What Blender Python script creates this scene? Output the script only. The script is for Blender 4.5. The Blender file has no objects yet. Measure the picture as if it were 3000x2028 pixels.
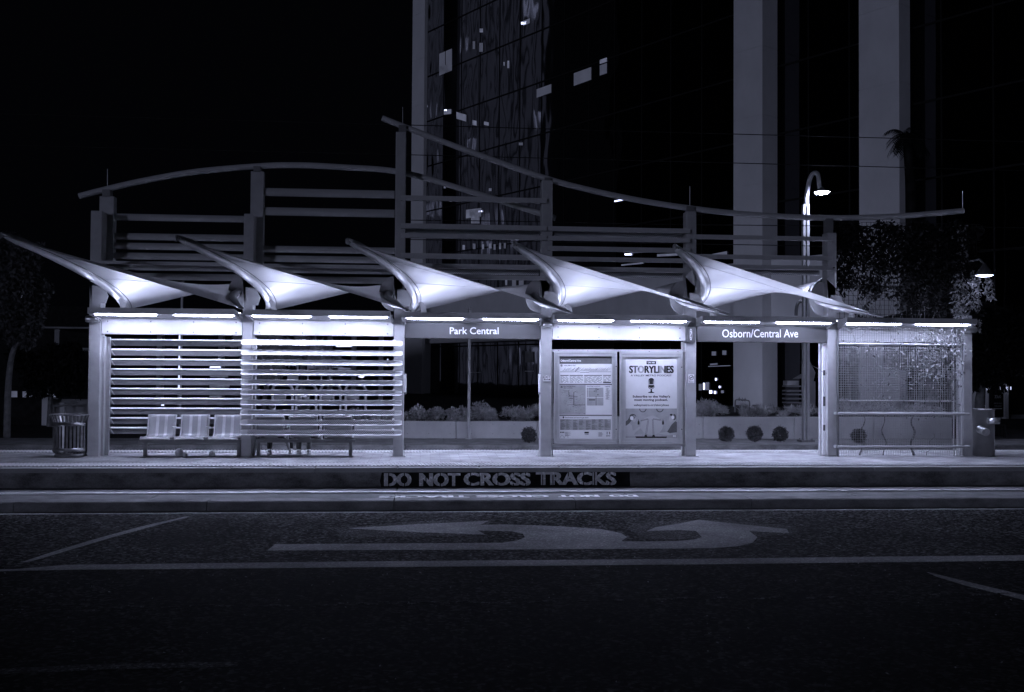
import bpy, bmesh, math, random
from mathutils import Vector, Matrix
random.seed(7)
SC = bpy.context.scene
COL = SC.collection
# ------------------------------------------------------------------ camera
CX, CY, CZ = -2.4693058, -20.8111, 1.78317
YAW, PIT, ROL, FPX = 0.08349044, 0.0244513, 0.006507, 2950.05
fw = Vector((math.sin(YAW)*math.cos(PIT), math.cos(YAW)*math.cos(PIT), math.sin(PIT)))
rr = Vector((math.cos(YAW), -math.sin(YAW), 0)); uu = rr.cross(fw)
RV = math.cos(ROL)*rr + math.sin(ROL)*uu
UV = -math.sin(ROL)*rr + math.cos(ROL)*uu
CAMP = Vector((CX, CY, CZ))
cam = bpy.data.cameras.new('camera')
cam.sensor_width = 36.0; cam.lens = FPX*36.0/3000.0
cam.clip_start = 0.1; cam.clip_end = 2000
camo = bpy.data.objects.new('camera', cam); COL.objects.link(camo)
M = Matrix.Identity(4)
for i in range(3):
    M[i][0] = RV[i]; M[i][1] = UV[i]; M[i][2] = -fw[i]; M[i][3] = CAMP[i]
camo.matrix_world = M
SC.camera = camo
# ------------------------------------------------------------------ world, low street glow, exposure
TINT = (0.61, 0.665, 1.0)
w = bpy.data.worlds.new('World'); SC.world = w; w.use_nodes = True
bg = w.node_tree.nodes['Background']
bg.inputs[0].default_value = (0.55, 0.6, 1.0, 1); bg.inputs[1].default_value = 0.0012
sun = bpy.data.lights.new('street_glow', 'SUN'); sun.energy = 0.33; sun.angle = math.radians(4)
sun.color = TINT
suno = bpy.data.objects.new('street_glow', sun); COL.objects.link(suno)
az, el = math.radians(-38), math.radians(2.0)      # low light of the city behind and left of the camera
sd = Vector((math.sin(az)*math.cos(el), -math.cos(az)*math.cos(el), math.sin(el)))
suno.rotation_euler = sd.to_track_quat('Z', 'Y').to_euler()
SC.view_settings.view_transform = 'Standard'
SC.view_settings.look = 'None'; SC.view_settings.exposure = 0.0; SC.view_settings.gamma = 1.0
TUBE_E, UP_E = 94.0, 25.0

# measured places: a photograph pixel met with a plane of the real scene
def ray(x, y):
    return fw + RV*((x-1500)/FPX) - UV*((y-1014)/FPX)
def PY(x, y, Y):
    d = ray(x, y); return CAMP + d*((Y-CY)/d.y)
def G(x, y, z):
    d = ray(x, y); return CAMP + d*((z-CZ)/d.z)
def PPL(x, y, p0, n):
    d = ray(x, y); return CAMP + d*((p0-CAMP).dot(n)/d.dot(n))
S = 3.05
PX = [S*(i-3) for i in range(7)]
ZT, ZR, ZW = -0.36, -0.52, -0.20      # track slab, road, far pavement (platform top is 0)

# ------------------------------------------------------------------ materials
def nt(name):
    m = bpy.data.materials.new(name); m.use_nodes = True
    return m, m.node_tree, m.node_tree.nodes['Principled BSDF']
def mat(name, v, rough=.5, metal=0., var=.15, scale=6., bump=0., bscale=60., coord='Object', spec=.5, stretch=None):
    m, t, b = nt(name)
    b.inputs['Roughness'].default_value = rough; b.inputs['Metallic'].default_value = metal
    b.inputs['Specular IOR Level'].default_value = spec
    tc = t.nodes.new('ShaderNodeTexCoord'); mp = t.nodes.new('ShaderNodeMapping')
    t.links.new(tc.outputs[coord], mp.inputs[0])
    if stretch: mp.inputs['Scale'].default_value = stretch
    n = t.nodes.new('ShaderNodeTexNoise'); n.inputs['Scale'].default_value = scale; n.inputs['Detail'].default_value = 6
    t.links.new(mp.outputs[0], n.inputs['Vector'])
    r = t.nodes.new('ShaderNodeMapRange'); r.inputs[1].default_value = .3; r.inputs[2].default_value = .7
    r.inputs[3].default_value = max(0, v*(1-var)); r.inputs[4].default_value = min(1, v*(1+var))
    t.links.new(n.outputs[0], r.inputs[0]); t.links.new(r.outputs[0], b.inputs['Base Color'])
    if bump:
        n2 = t.nodes.new('ShaderNodeTexNoise'); n2.inputs['Scale'].default_value = bscale; n2.inputs['Detail'].default_value = 4
        t.links.new(mp.outputs[0], n2.inputs['Vector'])
        bp = t.nodes.new('ShaderNodeBump'); bp.inputs['Strength'].default_value = bump; bp.inputs['Distance'].default_value = .02
        t.links.new(n2.outputs[0], bp.inputs['Height']); t.links.new(bp.outputs[0], b.inputs['Normal'])
    return m
def emit(name, e, c=TINT):
    m, t, b = nt(name)
    b.inputs['Base Color'].default_value = (.8, .8, .8, 1)
    b.inputs['Emission Color'].default_value = (*c, 1); b.inputs['Emission Strength'].default_value = e
    return m
def roomlight(name, e):          # a lit room behind a pane: furniture and ceiling make it uneven
    m = emit(name, e); t = m.node_tree; b = t.nodes['Principled BSDF']
    tc = t.nodes.new('ShaderNodeTexCoord'); n = t.nodes.new('ShaderNodeTexNoise'); n.inputs['Scale'].default_value = .9; n.inputs['Detail'].default_value = 5
    n.inputs['Roughness'].default_value = .7
    t.links.new(tc.outputs['Object'], n.inputs['Vector'])
    r = t.nodes.new('ShaderNodeMapRange'); r.inputs[1].default_value = .36; r.inputs[2].default_value = .66; r.inputs[3].default_value = 0; r.inputs[4].default_value = e*1.3
    t.links.new(n.outputs[0], r.inputs[0]); t.links.new(r.outputs[0], b.inputs['Emission Strength']); return m
def speckle(name, lo, hi, s1, s2, rough, bump=.4, coord='Object', spec=.5, patch=.25, glint=0.):
    m, t, b = nt(name)
    b.inputs['Roughness'].default_value = rough; b.inputs['Specular IOR Level'].default_value = spec
    tc = t.nodes.new('ShaderNodeTexCoord')
    v = t.nodes.new('ShaderNodeTexVoronoi'); v.inputs['Scale'].default_value = s1
    n = t.nodes.new('ShaderNodeTexNoise'); n.inputs['Scale'].default_value = s2; n.inputs['Detail'].default_value = 8
    n3 = t.nodes.new('ShaderNodeTexNoise'); n3.inputs['Scale'].default_value = .8; n3.inputs['Detail'].default_value = 3
    for q in (v, n, n3): t.links.new(tc.outputs[coord], q.inputs['Vector'])
    sep = t.nodes.new('ShaderNodeSeparateColor'); t.links.new(v.outputs['Color'], sep.inputs[0])
    pw = t.nodes.new('ShaderNodeMath'); pw.operation = 'POWER'; pw.inputs[1].default_value = 3.2
    t.links.new(sep.outputs[0], pw.inputs[0])
    ad = t.nodes.new('ShaderNodeMath'); ad.operation = 'MULTIPLY'
    t.links.new(pw.outputs[0], ad.inputs[0]); t.links.new(n.outputs[0], ad.inputs[1])
    mr = t.nodes.new('ShaderNodeMapRange'); mr.inputs[2].default_value = .6
    mr.inputs[3].default_value = lo; mr.inputs[4].default_value = hi; t.links.new(ad.outputs[0], mr.inputs[0])
    m3 = t.nodes.new('ShaderNodeMapRange'); m3.inputs[1].default_value = .3; m3.inputs[2].default_value = .7
    m3.inputs[3].default_value = 1-patch; m3.inputs[4].default_value = 1+patch; t.links.new(n3.outputs[0], m3.inputs[0])
    mu = t.nodes.new('ShaderNodeMath'); mu.operation = 'MULTIPLY'
    t.links.new(mr.outputs[0], mu.inputs[0]); t.links.new(m3.outputs[0], mu.inputs[1])
    t.links.new(mu.outputs[0], b.inputs['Base Color'])
    bp = t.nodes.new('ShaderNodeBump'); bp.inputs['Strength'].default_value = bump; bp.inputs['Distance'].default_value = .015
    t.links.new(sep.outputs[1], bp.inputs['Height']); t.links.new(bp.outputs[0], b.inputs['Normal'])
    return m
def perforated(name, v, hole, pitch, rough=.4, axes=(0, 2), r=.3):
    m, t, b = nt(name); b.inputs['Roughness'].default_value = rough
    tc = t.nodes.new('ShaderNodeTexCoord'); sp = t.nodes.new('ShaderNodeSeparateXYZ')
    t.links.new(tc.outputs['Object'], sp.inputs[0])
    def sn(i):
        a = t.nodes.new('ShaderNodeMath'); a.operation = 'MULTIPLY'; a.inputs[1].default_value = 2*math.pi/pitch
        t.links.new(sp.outputs[i], a.inputs[0])
        s = t.nodes.new('ShaderNodeMath'); s.operation = 'SINE'; t.links.new(a.outputs[0], s.inputs[0]); return s
    a, c = sn(axes[0]), sn(axes[1])
    mu = t.nodes.new('ShaderNodeMath'); mu.operation = 'MULTIPLY'
    t.links.new(a.outputs[0], mu.inputs[0]); t.links.new(c.outputs[0], mu.inputs[1])
    g = t.nodes.new('ShaderNodeMapRange'); g.inputs[1].default_value = r; g.inputs[2].default_value = r+.15
    g.inputs[3].default_value = v; g.inputs[4].default_value = hole
    t.links.new(mu.outputs[0], g.inputs[0]); t.links.new(g.outputs[0], b.inputs['Base Color'])
    return m
def bricks(name, a, c, mort, bw, bh, rough=.6, msize=.006):
    m, t, b = nt(name); b.inputs['Roughness'].default_value = rough
    tc = t.nodes.new('ShaderNodeTexCoord'); br = t.nodes.new('ShaderNodeTexBrick')
    t.links.new(tc.outputs['Object'], br.inputs['Vector'])
    br.inputs['Scale'].default_value = 1; br.inputs['Brick Width'].default_value = bw; br.inputs['Row Height'].default_value = bh
    br.inputs['Mortar Size'].default_value = msize; br.inputs['Bias'].default_value = 0
    br.inputs['Color1'].default_value = (a, a, a, 1); br.inputs['Color2'].default_value = (c, c, c, 1)
    br.inputs['Mortar'].default_value = (mort, mort, mort, 1)
    n = t.nodes.new('ShaderNodeTexNoise'); n.inputs['Scale'].default_value = 1.3; n.inputs['Detail'].default_value = 8
    n.inputs['Roughness'].default_value = .65
    t.links.new(tc.outputs['Object'], n.inputs['Vector'])
    mr = t.nodes.new('ShaderNodeMapRange'); mr.inputs[1].default_value = .35; mr.inputs[2].default_value = .65
    mr.inputs[3].default_value = .55; mr.inputs[4].default_value = 1.35; t.links.new(n.outputs[0], mr.inputs[0])
    mx = t.nodes.new('ShaderNodeVectorMath'); mx.operation = 'SCALE'
    t.links.new(br.outputs['Color'], mx.inputs[0]); t.links.new(mr.outputs[0], mx.inputs['Scale'])
    t.links.new(mx.outputs[0], b.inputs['Base Color'])
    bp = t.nodes.new('ShaderNodeBump'); bp.inputs['Strength'].default_value = .3; bp.inputs['Distance'].default_value = .01
    t.links.new(n.outputs[0], bp.inputs['Height']); t.links.new(bp.outputs[0], b.inputs['Normal'])
    return m
def weathered(name, lo, hi, rough=.85, sx=.6, sz=5., joints=None):
    m, t, b = nt(name); b.inputs['Roughness'].default_value = rough; b.inputs['Specular IOR Level'].default_value = .15
    tc = t.nodes.new('ShaderNodeTexCoord')
    mp = t.nodes.new('ShaderNodeMapping'); mp.inputs['Scale'].default_value = (sx*2, sx*2, sz*.5)
    t.links.new(tc.outputs['Object'], mp.inputs[0])
    n = t.nodes.new('ShaderNodeTexNoise'); n.inputs['Scale'].default_value = 1.6; n.inputs['Detail'].default_value = 9; n.inputs['Roughness'].default_value = .65
    t.links.new(mp.outputs[0], n.inputs['Vector'])
    n2 = t.nodes.new('ShaderNodeTexNoise'); n2.inputs['Scale'].default_value = 45; n2.inputs['Detail'].default_value = 3
    t.links.new(tc.outputs['Object'], n2.inputs['Vector'])
    ad = t.nodes.new('ShaderNodeMath'); ad.operation = 'MULTIPLY_ADD'; ad.inputs[1].default_value = .25
    t.links.new(n2.outputs[0], ad.inputs[0]); t.links.new(n.outputs[0], ad.inputs[2])
    mr = t.nodes.new('ShaderNodeMapRange'); mr.inputs[1].default_value = .42; mr.inputs[2].default_value = .8
    mr.inputs[3].default_value = lo; mr.inputs[4].default_value = hi
    t.links.new(ad.outputs[0], mr.inputs[0]); t.links.new(mr.outputs[0], b.inputs['Base Color'])
    bp = t.nodes.new('ShaderNodeBump'); bp.inputs['Strength'].default_value = .25; bp.inputs['Distance'].default_value = .01
    t.links.new(n2.outputs[0], bp.inputs['Height']); t.links.new(bp.outputs[0], b.inputs['Normal'])
    return m

MT = dict(
    post=mat('post_paint', .36, .45, var=.12, scale=4, bump=.05, bscale=120),
    dark=mat('dark_paint', .16, .45, var=.12),
    beam=mat('beam_paint', .74, .4, var=.05, scale=5, bump=.04, bscale=150),
    box=mat('light_box_paint', .42, .45, var=.06),
    sign=mat('sign_face', .075, .3, var=.06, scale=4),
    white=mat('white_lettering', .85, .5, var=.02),
    sail=mat('sail_skin', .64, .38, metal=.62, var=.05, scale=3, bump=.03, bscale=40),
    rib=mat('rib_steel', .5, .3, metal=.5, var=.08),
    bolt=mat('bolt', .06, .4),
    tube=emit('lamp_tube', TUBE_E), uptube=emit('uplight_tube', UP_E), upreartube=emit('rear_uplight_tube', UP_E*.9), wtube=emit('rear_tube', 170.0),
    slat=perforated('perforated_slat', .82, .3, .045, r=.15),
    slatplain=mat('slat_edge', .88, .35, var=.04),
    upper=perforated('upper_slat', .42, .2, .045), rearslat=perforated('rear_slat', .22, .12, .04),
    pipe=mat('pipe_paint', .42, .42, var=.08),
    steel=mat('brushed_steel', .5, .33, metal=.8, var=.12, scale=20, stretch=(1, 1, .1)),
    seat=perforated('seat_mesh', .44, .12, .03, r=.25), seatrim=mat('seat_rim', .6, .32, metal=.4),
    conc=weathered('old_concrete', .05, .24), conclight=weathered('pale_concrete', .16, .36, sx=.5, sz=1.5),
    kerb=weathered('kerb_concrete', .1, .28), nosing=weathered('nosing_stone', .2, .3),
    slab=weathered('track_slab_concrete', .12, .24, sx=1., sz=1.),
    wall=weathered('planter_wall_concrete', .34, .46, sx=.4, sz=1.2),
    walk=weathered('pavement_concrete', .2, .36, sx=.8, sz=1),
    column=weathered('column_concrete', .52, .62, sx=.15, sz=.4),
    asphalt=speckle('asphalt', .001, .085, 30, 7, .85, bump=.6, patch=.5, spec=.02), asphaltlane=speckle('falloff_lane_asphalt', .004, .21, 30, 7, .85, bump=.6, patch=.35, spec=.03),
    gutter=weathered('gutter_concrete', .012, .05),
    tact=mat('tactile_strip', .42, .4, var=.2, scale=3),
    paver=bricks('platform_pavers', .34, .24, .12, .4, .2),
    paint=speckle('worn_road_paint', .27, .60, 45, 6, .8, bump=.4, patch=.38, spec=.06),
    paintold=speckle('faded_road_paint', .02, .26, 45, 3, .8, bump=.4, patch=.3, spec=.06),
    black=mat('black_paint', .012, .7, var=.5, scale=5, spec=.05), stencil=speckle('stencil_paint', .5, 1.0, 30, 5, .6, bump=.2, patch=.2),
    paper=mat('paper', .78, .5, var=.05, scale=5, spec=.2), ink=mat('ink', .04, .6, spec=.1), inkmid=mat('ink_mid', .13, .6, spec=.1), inkpale=mat('ink_pale', .42, .6, spec=.1),
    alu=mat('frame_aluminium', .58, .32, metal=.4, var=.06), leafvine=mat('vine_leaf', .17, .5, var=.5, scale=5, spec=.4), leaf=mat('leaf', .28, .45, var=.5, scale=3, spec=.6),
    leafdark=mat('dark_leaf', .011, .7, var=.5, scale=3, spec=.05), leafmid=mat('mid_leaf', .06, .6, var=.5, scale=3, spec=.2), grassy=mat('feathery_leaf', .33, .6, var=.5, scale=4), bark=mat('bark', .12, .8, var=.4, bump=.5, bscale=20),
    glass=None, mull=mat('mullion', .012, .5, spec=.1), dim=mat('dim_wall', .2, .8, var=.25, scale=1.5),
    rail=mat('rail_steel', .85, .45, metal=.5, var=.1), groove=mat('groove', .01, .9),
    wire=mat('wire', .015, .6, spec=.1), hair=mat('hair', .02, .5, var=.6, scale=40), skin=mat('skin', .3, .5),
    shirt=mat('shirt', .3, .8, var=.2, scale=12, bump=.3, bscale=15), shirt2=mat('dark_shirt', .2, .8, var=.25, scale=12, bump=.3, bscale=15),
    jeans=mat('jeans', .1, .8, var=.3, scale=20), blackcloth=mat('black_cloth', .02, .8), shoe=mat('shoe', .4, .5),
    mesh=mat('mesh_wire', .34, .4, metal=.2), trelliswire=mat('trellis_wire', .03, .6, spec=.1), soil=weathered('soil', .05, .12),
    lamp=emit('street_lamp_lens', 430), lens2=emit('pole_lamp_lens', 18), sky=None,
    glow=roomlight('window_glow', .11), glow2=roomlight('dim_window', .013), glow3=emit('bright_lamp', 3.0), neon=emit('neon', 1.1),
    hood=mat('lamp_hood', .08, .4), trash=mat('bin_steel', .2, .32, metal=.6, var=.3, scale=8), marble=mat('pale_lump', .45, .6, var=.2, scale=12),
)
def glassmat():
    m, t, b = nt('tower_glass')
    b.inputs['Base Color'].default_value = (.12, .12, .13, 1); b.inputs['Metallic'].default_value = 1; b.inputs['Roughness'].default_value = .03
    tc = t.nodes.new('ShaderNodeTexCoord'); mp = t.nodes.new('ShaderNodeMapping'); mp.inputs['Scale'].default_value = (.9, .9, .33)
    n = t.nodes.new('ShaderNodeTexNoise'); n.inputs['Scale'].default_value = .55; n.inputs['Detail'].default_value = 1.5
    t.links.new(tc.outputs['Object'], mp.inputs[0]); t.links.new(mp.outputs[0], n.inputs['Vector'])
    bp = t.nodes.new('ShaderNodeBump'); bp.inputs['Strength'].default_value = .55; bp.inputs['Distance'].default_value = .05
    t.links.new(n.outputs[0], bp.inputs['Height']); t.links.new(bp.outputs[0], b.inputs['Normal'])
    return m
MT['glass'] = glassmat()
def sailmat():
    m = MT['sail']; t = m.node_tree; b = t.nodes['Principled BSDF']; out = t.nodes['Material Output']
    tr = t.nodes.new('ShaderNodeBsdfTranslucent'); tr.inputs[0].default_value = (.6, .6, .6, 1)
    mx = t.nodes.new('ShaderNodeMixShader'); mx.inputs[0].default_value = .14
    t.links.new(b.outputs[0], mx.inputs[1]); t.links.new(tr.outputs[0], mx.inputs[2]); t.links.new(mx.outputs[0], out.inputs['Surface'])
sailmat()

# ------------------------------------------------------------------ mesh helpers
class MB:
    def __init__(s): s.v = []; s.f = []; s.sm = []
    def add(s, vs, fs, smooth=False):
        o = len(s.v); s.v += [tuple(v) for v in vs]
        s.f += [tuple(i+o for i in f) for f in fs]; s.sm += [smooth]*len(fs); return s
    def box(s, a, b):
        x0, y0, z0 = [min(p, q) for p, q in zip(a, b)]; x1, y1, z1 = [max(p, q) for p, q in zip(a, b)]
        return s.add([(x0,y0,z0),(x1,y0,z0),(x1,y1,z0),(x0,y1,z0),(x0,y0,z1),(x1,y0,z1),(x1,y1,z1),(x0,y1,z1)],
                     [(3,2,1,0),(4,5,6,7),(0,1,5,4),(1,2,6,5),(2,3,7,6),(3,0,4,7)])
    def obox(s, o, ax, ay, az):
        o, ax, ay, az = map(Vector, (o, ax, ay, az))
        vs = [o, o+ax, o+ax+ay, o+ay, o+az, o+ax+az, o+ax+ay+az, o+ay+az]
        return s.add(vs, [(3,2,1,0),(4,5,6,7),(0,1,5,4),(1,2,6,5),(2,3,7,6),(3,0,4,7)])
    def prism(s, poly, d):       # 3-D polygon pushed along d
        n = len(poly); d = Vector(d); p = [Vector(q) for q in poly]
        vs = p+[q+d for q in p]
        fs = [tuple(range(n))[::-1], tuple(range(n, 2*n))]+[(i, (i+1) % n, n+(i+1) % n, n+i) for i in range(n)]
        return s.add(vs, fs)
    def face(s, poly): return s.add(poly, [tuple(range(len(poly)))])
    def tube(s, pts, r, n=10, smooth=True, cap=True):
        pts = [Vector(p) for p in pts]; m = len(pts)
        rs = r if isinstance(r, (list, tuple)) else [r]*m
        vs = []; up = Vector((0, 0, 1)); prev = None
        for i, p in enumerate(pts):
            t = (pts[min(i+1, m-1)]-pts[max(i-1, 0)]).normalized()
            if prev is None:
                a = t.cross(up)
                if a.length < 1e-3: a = t.cross(Vector((0, 1, 0)))
            else:
                a = prev - t*prev.dot(t)
            a.normalize(); prev = a; b = t.cross(a)
            for k in range(n):
                c = 2*math.pi*k/n; vs.append(p+(a*math.cos(c)+b*math.sin(c))*rs[i])
        fs = [(i*n+k, i*n+(k+1) % n, (i+1)*n+(k+1) % n, (i+1)*n+k) for i in range(m-1) for k in range(n)]
        s.add(vs, fs, smooth)
        if cap: s.add(vs[:n], [tuple(range(n))[::-1]]); s.add(vs[-n:], [tuple(range(n))])
        return s
    def lathe(s, c, prof, n=24, smooth=True):
        c = Vector(c); vs = []
        for r, z in prof:
            for k in range(n):
                a = 2*math.pi*k/n; vs.append(c+Vector((r*math.cos(a), r*math.sin(a), z)))
        m = len(prof)
        fs = [(i*n+k, i*n+(k+1) % n, (i+1)*n+(k+1) % n, (i+1)*n+k) for i in range(m-1) for k in range(n)]
        return s.add(vs, fs, smooth)
    def ball(s, c, r, n=12, m=8):
        c = Vector(c); r = Vector(r) if not isinstance(r, (int, float)) else Vector((r, r, r)); vs = []
        for i in range(m+1):
            t = math.pi*i/m
            for k in range(n):
                a = 2*math.pi*k/n; vs.append(c+Vector((r.x*math.sin(t)*math.cos(a), r.y*math.sin(t)*math.sin(a), r.z*math.cos(t))))
        return s.add(vs, [(i*n+k, (i+1)*n+k, (i+1)*n+(k+1) % n, i*n+(k+1) % n) for i in range(m) for k in range(n)], True)
    def grid(s, rows, smooth=True):
        m, n = len(rows), len(rows[0])
        return s.add([p for r in rows for p in r], [(i*n+j, i*n+j+1, (i+1)*n+j+1, (i+1)*n+j) for i in range(m-1) for j in range(n-1)], smooth)
    def leaf(s, c, size, rnd=random, droop=0., asp=.5):
        c = Vector(c)
        d = Vector((rnd.gauss(0, 1), rnd.gauss(0, 1), rnd.gauss(0, 1)-droop)).normalized()
        q = Vector((rnd.gauss(0, 1), rnd.gauss(0, 1), rnd.gauss(0, 1))).cross(d)
        if q.length < 1e-4: return s
        q = q.normalized()*size*asp*.5
        return s.add([c, c+d*size*.45+q, c+d*size, c+d*size*.45-q], [(0, 1, 2, 3)])
    def build(s, name, m, parent=None, origin=None):
        me = bpy.data.meshes.new(name)
        o = Vector(origin) if origin is not None else Vector((0, 0, 0))
        if parent is not None and origin is None: o = wpos(parent)
        me.from_pydata([tuple(Vector(v)-o) for v in s.v], [], s.f)
        me.polygons.foreach_set('use_smooth', s.sm); me.update()
        if m is not None: me.materials.append(m if not isinstance(m, str) else MT[m])
        ob = bpy.data.objects.new(name, me); COL.objects.link(ob)
        if parent is not None:
            ob.parent = parent; ob.location = o-wpos(parent)
        else: ob.location = o
        return ob
def wpos(o):
    p = Vector((0, 0, 0))
    while o is not None: p += o.location; o = o.parent
    return p
def tag(o, label=None, cat=None, group=None, kind=None):
    if label: o['label'] = label
    if cat: o['category'] = cat
    if group: o['group'] = group
    if kind: o['kind'] = kind
    return o
def thing(name, label, cat, loc, group=None):
    o = bpy.data.objects.new(name, None); COL.objects.link(o); o.location = loc; o.empty_display_size = .2
    return tag(o, label, cat, group)
def struct(o): o['kind'] = 'structure'; return o
def copy_tree(o, parent=None):
    c = o.copy(); COL.objects.link(c)
    if parent is not None: c.parent = parent
    for ch in list(o.children): copy_tree(ch, c)
    return c
# ---- lettering: every word is turned into mesh once, then fitted to its measured box
TEXTS = [('Park Central', .012), ('Osborn/Central Ave', .004), ('Osborn/Central Ave', .03), ('DO', .02), ('NOT', .02), ('CROSS', .02), ('TRACKS', .02),
  ('DO NOT', .05), ('EXIT', .02), ('?', .02), ('Valley Metro Rail', .012), ('Bus Service from', .015), ('this Location', .015), ('Boarding Locations', .015),
  ('Legend', .015), ('Destinations and how to get there', .012), ('ON AIR', .03), ('STORYLINES', .02), ('A VALLEY METRO PODCAST', .015),
  ("Subscribe to the Valley's", .035), ('most moving podcast.', .035), ('valleymetro.org/storylines', .02), ('NO', .03), ('SMOKING', .03), ('3300', .01),
  ('BAKERIES', .02), ('M', .03), ('STOPS', .02), ('METRO', .02), ('OFFICE SPACE', .0), ('FOR LEASE', .0)]
GLY = {}
def make_glyphs():
    tmp = []
    for tx, off in TEXTS:
        cu = bpy.data.curves.new('t', 'FONT'); cu.body = tx; cu.offset = off; cu.resolution_u = 3
        ob = bpy.data.objects.new('t', cu); COL.objects.link(ob); tmp.append(((tx, off), ob, cu))
    dg = bpy.context.evaluated_depsgraph_get(); dg.update()
    for k, ob, cu in tmp:
        me = bpy.data.meshes.new_from_object(ob.evaluated_get(dg))
        vs = [v.co.copy() for v in me.vertices]; fs = [tuple(p.vertices) for p in me.polygons]
        x0 = min(v.x for v in vs); x1 = max(v.x for v in vs); y0 = min(v.y for v in vs); y1 = max(v.y for v in vs)
        GLY[k] = ([((v.x-x0)/(x1-x0), (v.y-y0)/(y1-y0)) for v in vs], fs)
        bpy.data.meshes.remove(me); bpy.data.objects.remove(ob); bpy.data.curves.remove(cu)
make_glyphs()
def text(mb, tx, off, o, ax, ay):
    g, fs = GLY[(tx, off)]; o, ax, ay = Vector(o), Vector(ax), Vector(ay)
    return mb.add([o+ax*u+ay*v for u, v in g], fs)
def textpx(mb, tx, off, x0, y0, x1, y1, Y):     # upright on a wall plane; box given by its measured corners
    a = PY(x0, y1, Y); b = PY(x1, y1, Y); c = PY(x0, y0, Y)
    return text(mb, tx, off, a, b-a, c-a)
def rpx(mb, x0, y0, x1, y1, Y, dy=.0):
    p = [PY(x0, y0, Y), PY(x1, y0, Y), PY(x1, y1, Y), PY(x0, y1, Y)]
    if dy: return mb.prism(p, (0, dy, 0))
    return mb.face(p)
# ================================================================== SETTING
b = MB().box((-400, -60, -1.2), (500, 600, ZR)); struct(b.build('road', 'asphalt'))
m = MB().box((-30, -2.23, -.5), (30, 1.62, -.09)); struct(m.build('platform_base', 'conc'))
m = MB(); x = -30.0
while x < 30:
    m.box((x+.012, -2.27, -.085), (x+1.488, -2.0, -.006)); x += 1.5
m.box((-30, -2.24, -.09), (30, -2.02, -.02))
struct(m.build('platform_nosing', 'nosing'))
m = MB().box((-30, -2.0, -.085), (30, 1.66, 0)); struct(m.build('platform', 'paver'))
for nm, y0, y1 in (('platform_tactile_strip', -1.995, -1.42), ('platform_tactile_strip', 1.12, 1.65)):
    m = MB(); m.box((-30, y0, .001), (30, y1, .007))
    x = -15.5
    while x < 15.5:
        m.prism([(x, y0+.02, .007), (x+.034, y0+.02, .007), (x+.034, y0+.02, .017), (x, y0+.02, .017)], (-.05, y1-y0-.04, 0)); x += .07
    struct(m.build(nm, 'tact'))
# near track slab, rails and kerb
m = MB(); x = -33.0
while x < 33:
    m.prism([(x+.006, -4.16, -.6), (x+2.994, -4.16, -.6), (x+2.994, -4.16, ZT-.02), (x+2.994, -4.13, ZT), (x+.006, -4.13, ZT), (x+.006, -4.16, ZT-.02)], (0, .35, 0)); x += 3.0
struct(m.build('track_kerb', 'kerb'))
m = MB(); x = -31.0
while x < 31:
    m.box((x+.008, -3.81, -.6), (x+3.992, -2.23, ZT-.002)); x += 4.0
struct(m.build('track_slab', 'slab'))
m = MB(); m.box((-30, -3.20, ZT-.001), (30, -3.03, ZT+.002)); struct(m.build('rail_groove', 'groove'))
m = MB(); m.box((-30, -3.14, ZT-.03), (30, -3.05, ZT+.022)); struct(m.build('track_rail', 'rail'))
m = MB().box((-40, -4.34, ZR-.01), (40, -4.16, ZR+.004)); struct(m.build('gutter', 'gutter'))
m = MB()
for i in range(240):
    x = -20+i*.17; d = random.uniform(.0, .025); m.box((x, -4.40-d, ZR-.01), (x+.171, -4.335, ZR+.008))
struct(m.build('gutter_edge_line', 'paint'))
# far kerb, pavement, planter soil
m = MB(); x = -60.0
while x < 60:
    m.box((x+.006, 6.05, -.6), (x+2.994, 6.28, ZW-.001)); x += 3
struct(m.build('far_kerb', 'kerb'))
m = MB(); x = -60.0
while x < 60:
    m.box((x+.006, 6.28, -.6), (x+1.994, 8.6, ZW)); x += 2
struct(m.build('far_pavement', 'walk'))
m = MB().box((-200, 8.6, -.6), (250, 130, ZW-.01)); struct(m.build('far_plaza', 'gutter'))
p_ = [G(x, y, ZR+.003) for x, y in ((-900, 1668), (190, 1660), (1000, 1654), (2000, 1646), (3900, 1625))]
m = MB().face([(p_[0].x, -4.335, ZR+.003), (p_[-1].x, -4.335, ZR+.003)]+p_[::-1]); struct(m.build('turn_lane', 'asphaltlane'))  # paler lane asphalt, its tone also standing in for light fading from the station
# road markings (thin sheets on the asphalt, traced on the ground)
def mark(nm, poly, mt, dz=.005):
    p = [G(x, y, ZR+dz) for x, y in poly]
    mb = MB().face(p)
    o = mb.build(nm, mt); bm = bmesh.new(); bm.from_mesh(o.data); bmesh.ops.triangulate(bm, faces=bm.faces[:]); bm.to_mesh(o.data); bm.free()
    return struct(o)
mark('lane_line', [(-60,1669), (45,1667.5), (190,1655), (1000,1645.5), (2000,1637.5), (3060,1626), (3060,1642), (2000,1654), (1000,1662.5), (500,1667.5), (240,1669), (60,1672), (-60,1676)], 'paint')
mark('diagonal_line', [(540,1514), (556,1514), (470,1536), (330,1574), (190,1616), (90,1645), (60,1648), (150,1618), (290,1576), (420,1541)], 'paint', .004)
mark('diagonal_line', [(2714,1676), (2730,1679), (2850,1708), (3010,1746), (3060,1760), (3060,1774), (2960,1748), (2830,1716), (2745,1690)], 'paint', .004)
mark('lane_dash_line', [(-60,1962), (300,1945), (690,1939), (704,1944), (690,1953), (300,1962), (-60,1978)], 'paintold')
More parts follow.
